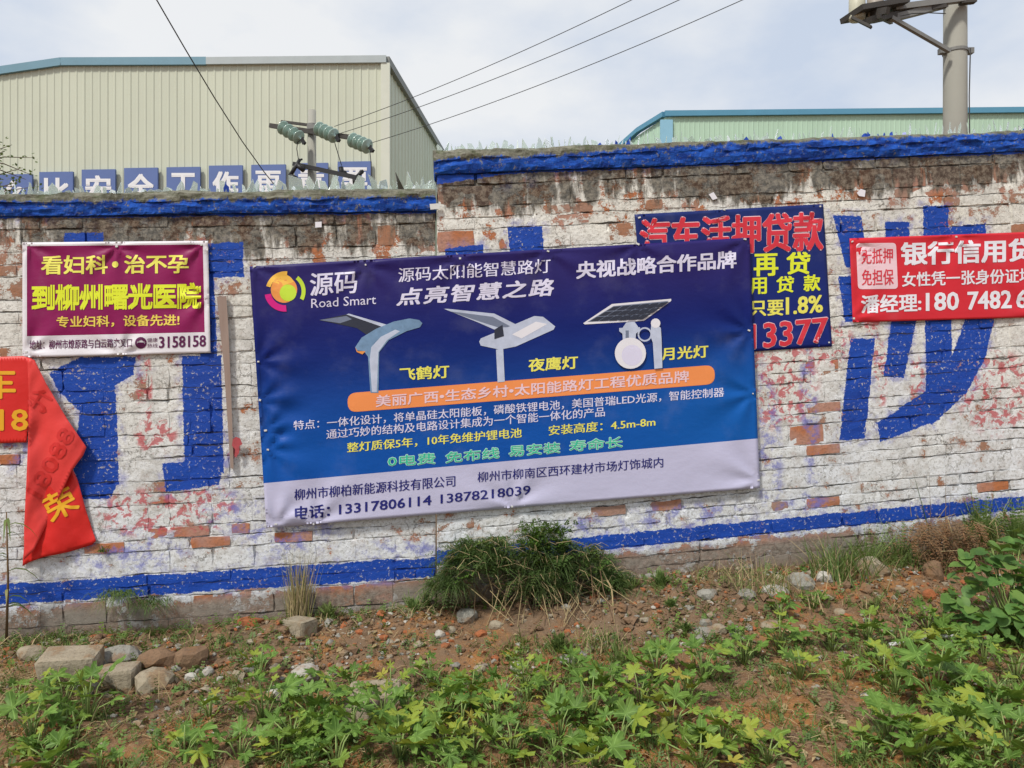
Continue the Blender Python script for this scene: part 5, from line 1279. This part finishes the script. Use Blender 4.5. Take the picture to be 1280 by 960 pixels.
# tall weed at the left edge
def tall_weed():
    rg = random.Random(4); P = G(14, 800); root = plant('tall_weed', P, 'tall single-stemmed weed with long narrow leaves at the left edge', 'weed')
    s_ = MB(); tp = ray_plane(8, 640, .2); s_.tube([P, P.lerp(tp, .5) + Vector((.01, 0, 0)), tp], [.008, .006, .003], 6); s_.build('stem', M['straw_dark'], root, True)
    for k in range(17):
        t = rg.uniform(.15, 1); c = P.lerp(tp, t); a = rg.uniform(0, 6.28); b = MB(); l = rg.uniform(.12, .22); V = []; sv = Vector((-math.sin(a), math.cos(a), .3)).normalized() * .008
        for j in range(5):
            u_ = j / 4; q = c + Vector((math.cos(a) * u_, math.sin(a) * u_ * .6, .6 * u_ - 1.1 * u_ * u_)) * l; w_ = math.sin(math.pi * min(.98, u_ * .85 + .15)); V += [q - sv * w_, q + sv * w_]
        b.add(V, [[2 * j, 2 * j + 1, 2 * j + 3, 2 * j + 2] for j in range(4)]); b.build('leaf', M['grass'], root, True)
tall_weed()
# dry fern heap
def fern():
    rg = random.Random(9); P = G(1180, 712); root = plant('dry_fern_heap', P, 'rounded heap of brown dried fern fronds at the wall foot on the right', 'dry weeds'); b = MB(); b2 = MB()
    for _ in range(430):
        px = rg.gauss(1184, 25); py = rg.uniform(648, 708); c = ray_plane(px, py, rg.uniform(.1, .3)); a = rg.gauss(-1.57, 1); e_ = c + Vector((math.cos(a) * .09, math.sin(a) * .06, rg.uniform(-.11, -.03))); leaflets(b, c, e_, 6, rg.uniform(.015, .034), .0035, rg, rg.randrange(2), .04); blades(b, e_, 3, .06, 2.2, .004, rg, .5, .01, mi=rg.randrange(2))
    for _ in range(26):
        c = ray_plane(rg.gauss(1200, 34), rg.uniform(645, 690), rg.uniform(.2, .35)); a = rg.uniform(0, 6.28); b2.tube([c, c + Vector((math.cos(a) * .12, -.03, math.sin(a) * .1))], [.0025, .0015], 4)
    b.build('fronds', [M['straw_dark'], simple('rust_brown_fronds', (.22, .12, .06), .9, .1, .3, 30, .1)], root); b2.build('stalks', M['straw'], root)
fern()
# leafy bush on the right: each broad leaf is an object
def heart_leaf(seed):
    rg = random.Random(seed); V = [(0, 0, 0)]; n = 12; Fc = []
    for i in range(n + 1):
        a = math.radians(-165 + 330 * i / n); r_ = .55 + .45 * math.cos(a / 2) ** 2; r_ *= 1 + (.12 if abs(a) < .3 else 0) + rg.uniform(-.05, .05); x = math.sin(a) * r_ * .9; y = math.cos(a) * r_ + .15; V.append((x, y, .22 * abs(x) - .2 * y * y + rg.uniform(-.04, .04)))
    for i in range(n): Fc.append((0, i + 2, i + 1))
    me = bpy.data.meshes.new('leaf'); me.from_pydata(V, [], Fc); me.materials.append(M['bush'])
    for p in me.polygons: p.use_smooth = True
    return me
HL = [heart_leaf(i) for i in range(6)]
def bush():
    rg = random.Random(17); P = G(1262, 800); root = plant('leafy_bush', P, 'broad-leaved green bush on the bank at the right edge', 'bush'); st_ = MB()
    for k in range(230):
        px = rg.uniform(1186, 1345); tp = float(np.interp(px, [1186, 1205, 1225, 1250, 1280, 1340], [725, 690, 670, 664, 662, 670])); bt = float(np.interp(px, [1186, 1210, 1250, 1340], [765, 790, 800, 800])); py = rg.uniform(tp, bt)
        dep = (G(1250, 800).y - CAM.y) + .25 - .35 * (py - tp) / 120 + rg.uniform(-.1, .1); c = at(px, py, dep); g_ = gzf(c.x, c.y)
        if c.z < g_ + .03: c.z = g_ + rg.uniform(.03, .08)
        a = math.atan2(c.y - P.y - .2, c.x - P.x) * .5 + rg.gauss(-1.57 * .5, .9); o = link('leaf', rg.choice(HL), root, c - P, q_leaf_rot(a, rg.uniform(-.7, .35), rg.uniform(-.5, .5))); s_ = rg.uniform(.032, .062); o.scale = (s_,) * 3
        if k % 3 == 0: st_.tube([P + Vector((rg.gauss(0, .05), rg.gauss(0, .05), -.02)), P.lerp(c, .5) + Vector((0, 0, .05)), c], [.005, .0035, .002], 4)
    st_.build('stems', M['stem'], root, True)
bush()
# white plastic pipe lying on the ground
T = NT('white_plastic_pipe'); M['pipe'] = T.done((.72, .72, .72), .35, .4)
b = MB(); a_ = G(1112, 810); b_ = G(1216, 797); a_.z += .018; b_.z += .02; b.tube([a_, a_.lerp(b_, .5) + Vector((0, 0, .01)), b_], .010, 10); o = b.build('plastic_pipe', M['pipe'], None, True); tag(o, 'thin white plastic pipe lying among the plants on the right', 'pipe')
# curled dry crop leaf litter, large ones as things
for (px, py, s_, lab) in ((1040,905,.07,'curled tan dead leaf on the bare soil at the lower right'), (1015,880,.06,'crumpled dry leaf above the curled tan dead leaf'), (320,880,.10,'large dry tan leaf below the white mortar lump'), (745,875,.04,'small withered pale leaf in the middle of the plants'), (1240,905,.06,'dry leaf under the plants near the lower right corner'), (905,905,.05,'dry leaf at the left side of the bare soil')):
    P = G(px, py); me = LY[int(px) % 5].copy(); me.materials[0] = M['dryleaf']; o = link('dead_leaf', me, None, P + Vector((0, 0, .02)), (random.uniform(-.6, .2), random.uniform(-.5, .5), random.uniform(0, 6))); o.scale = (s_, s_ * .7, s_ * 1.6); tag(o, lab, 'leaf', 'dead leaves on the plot')
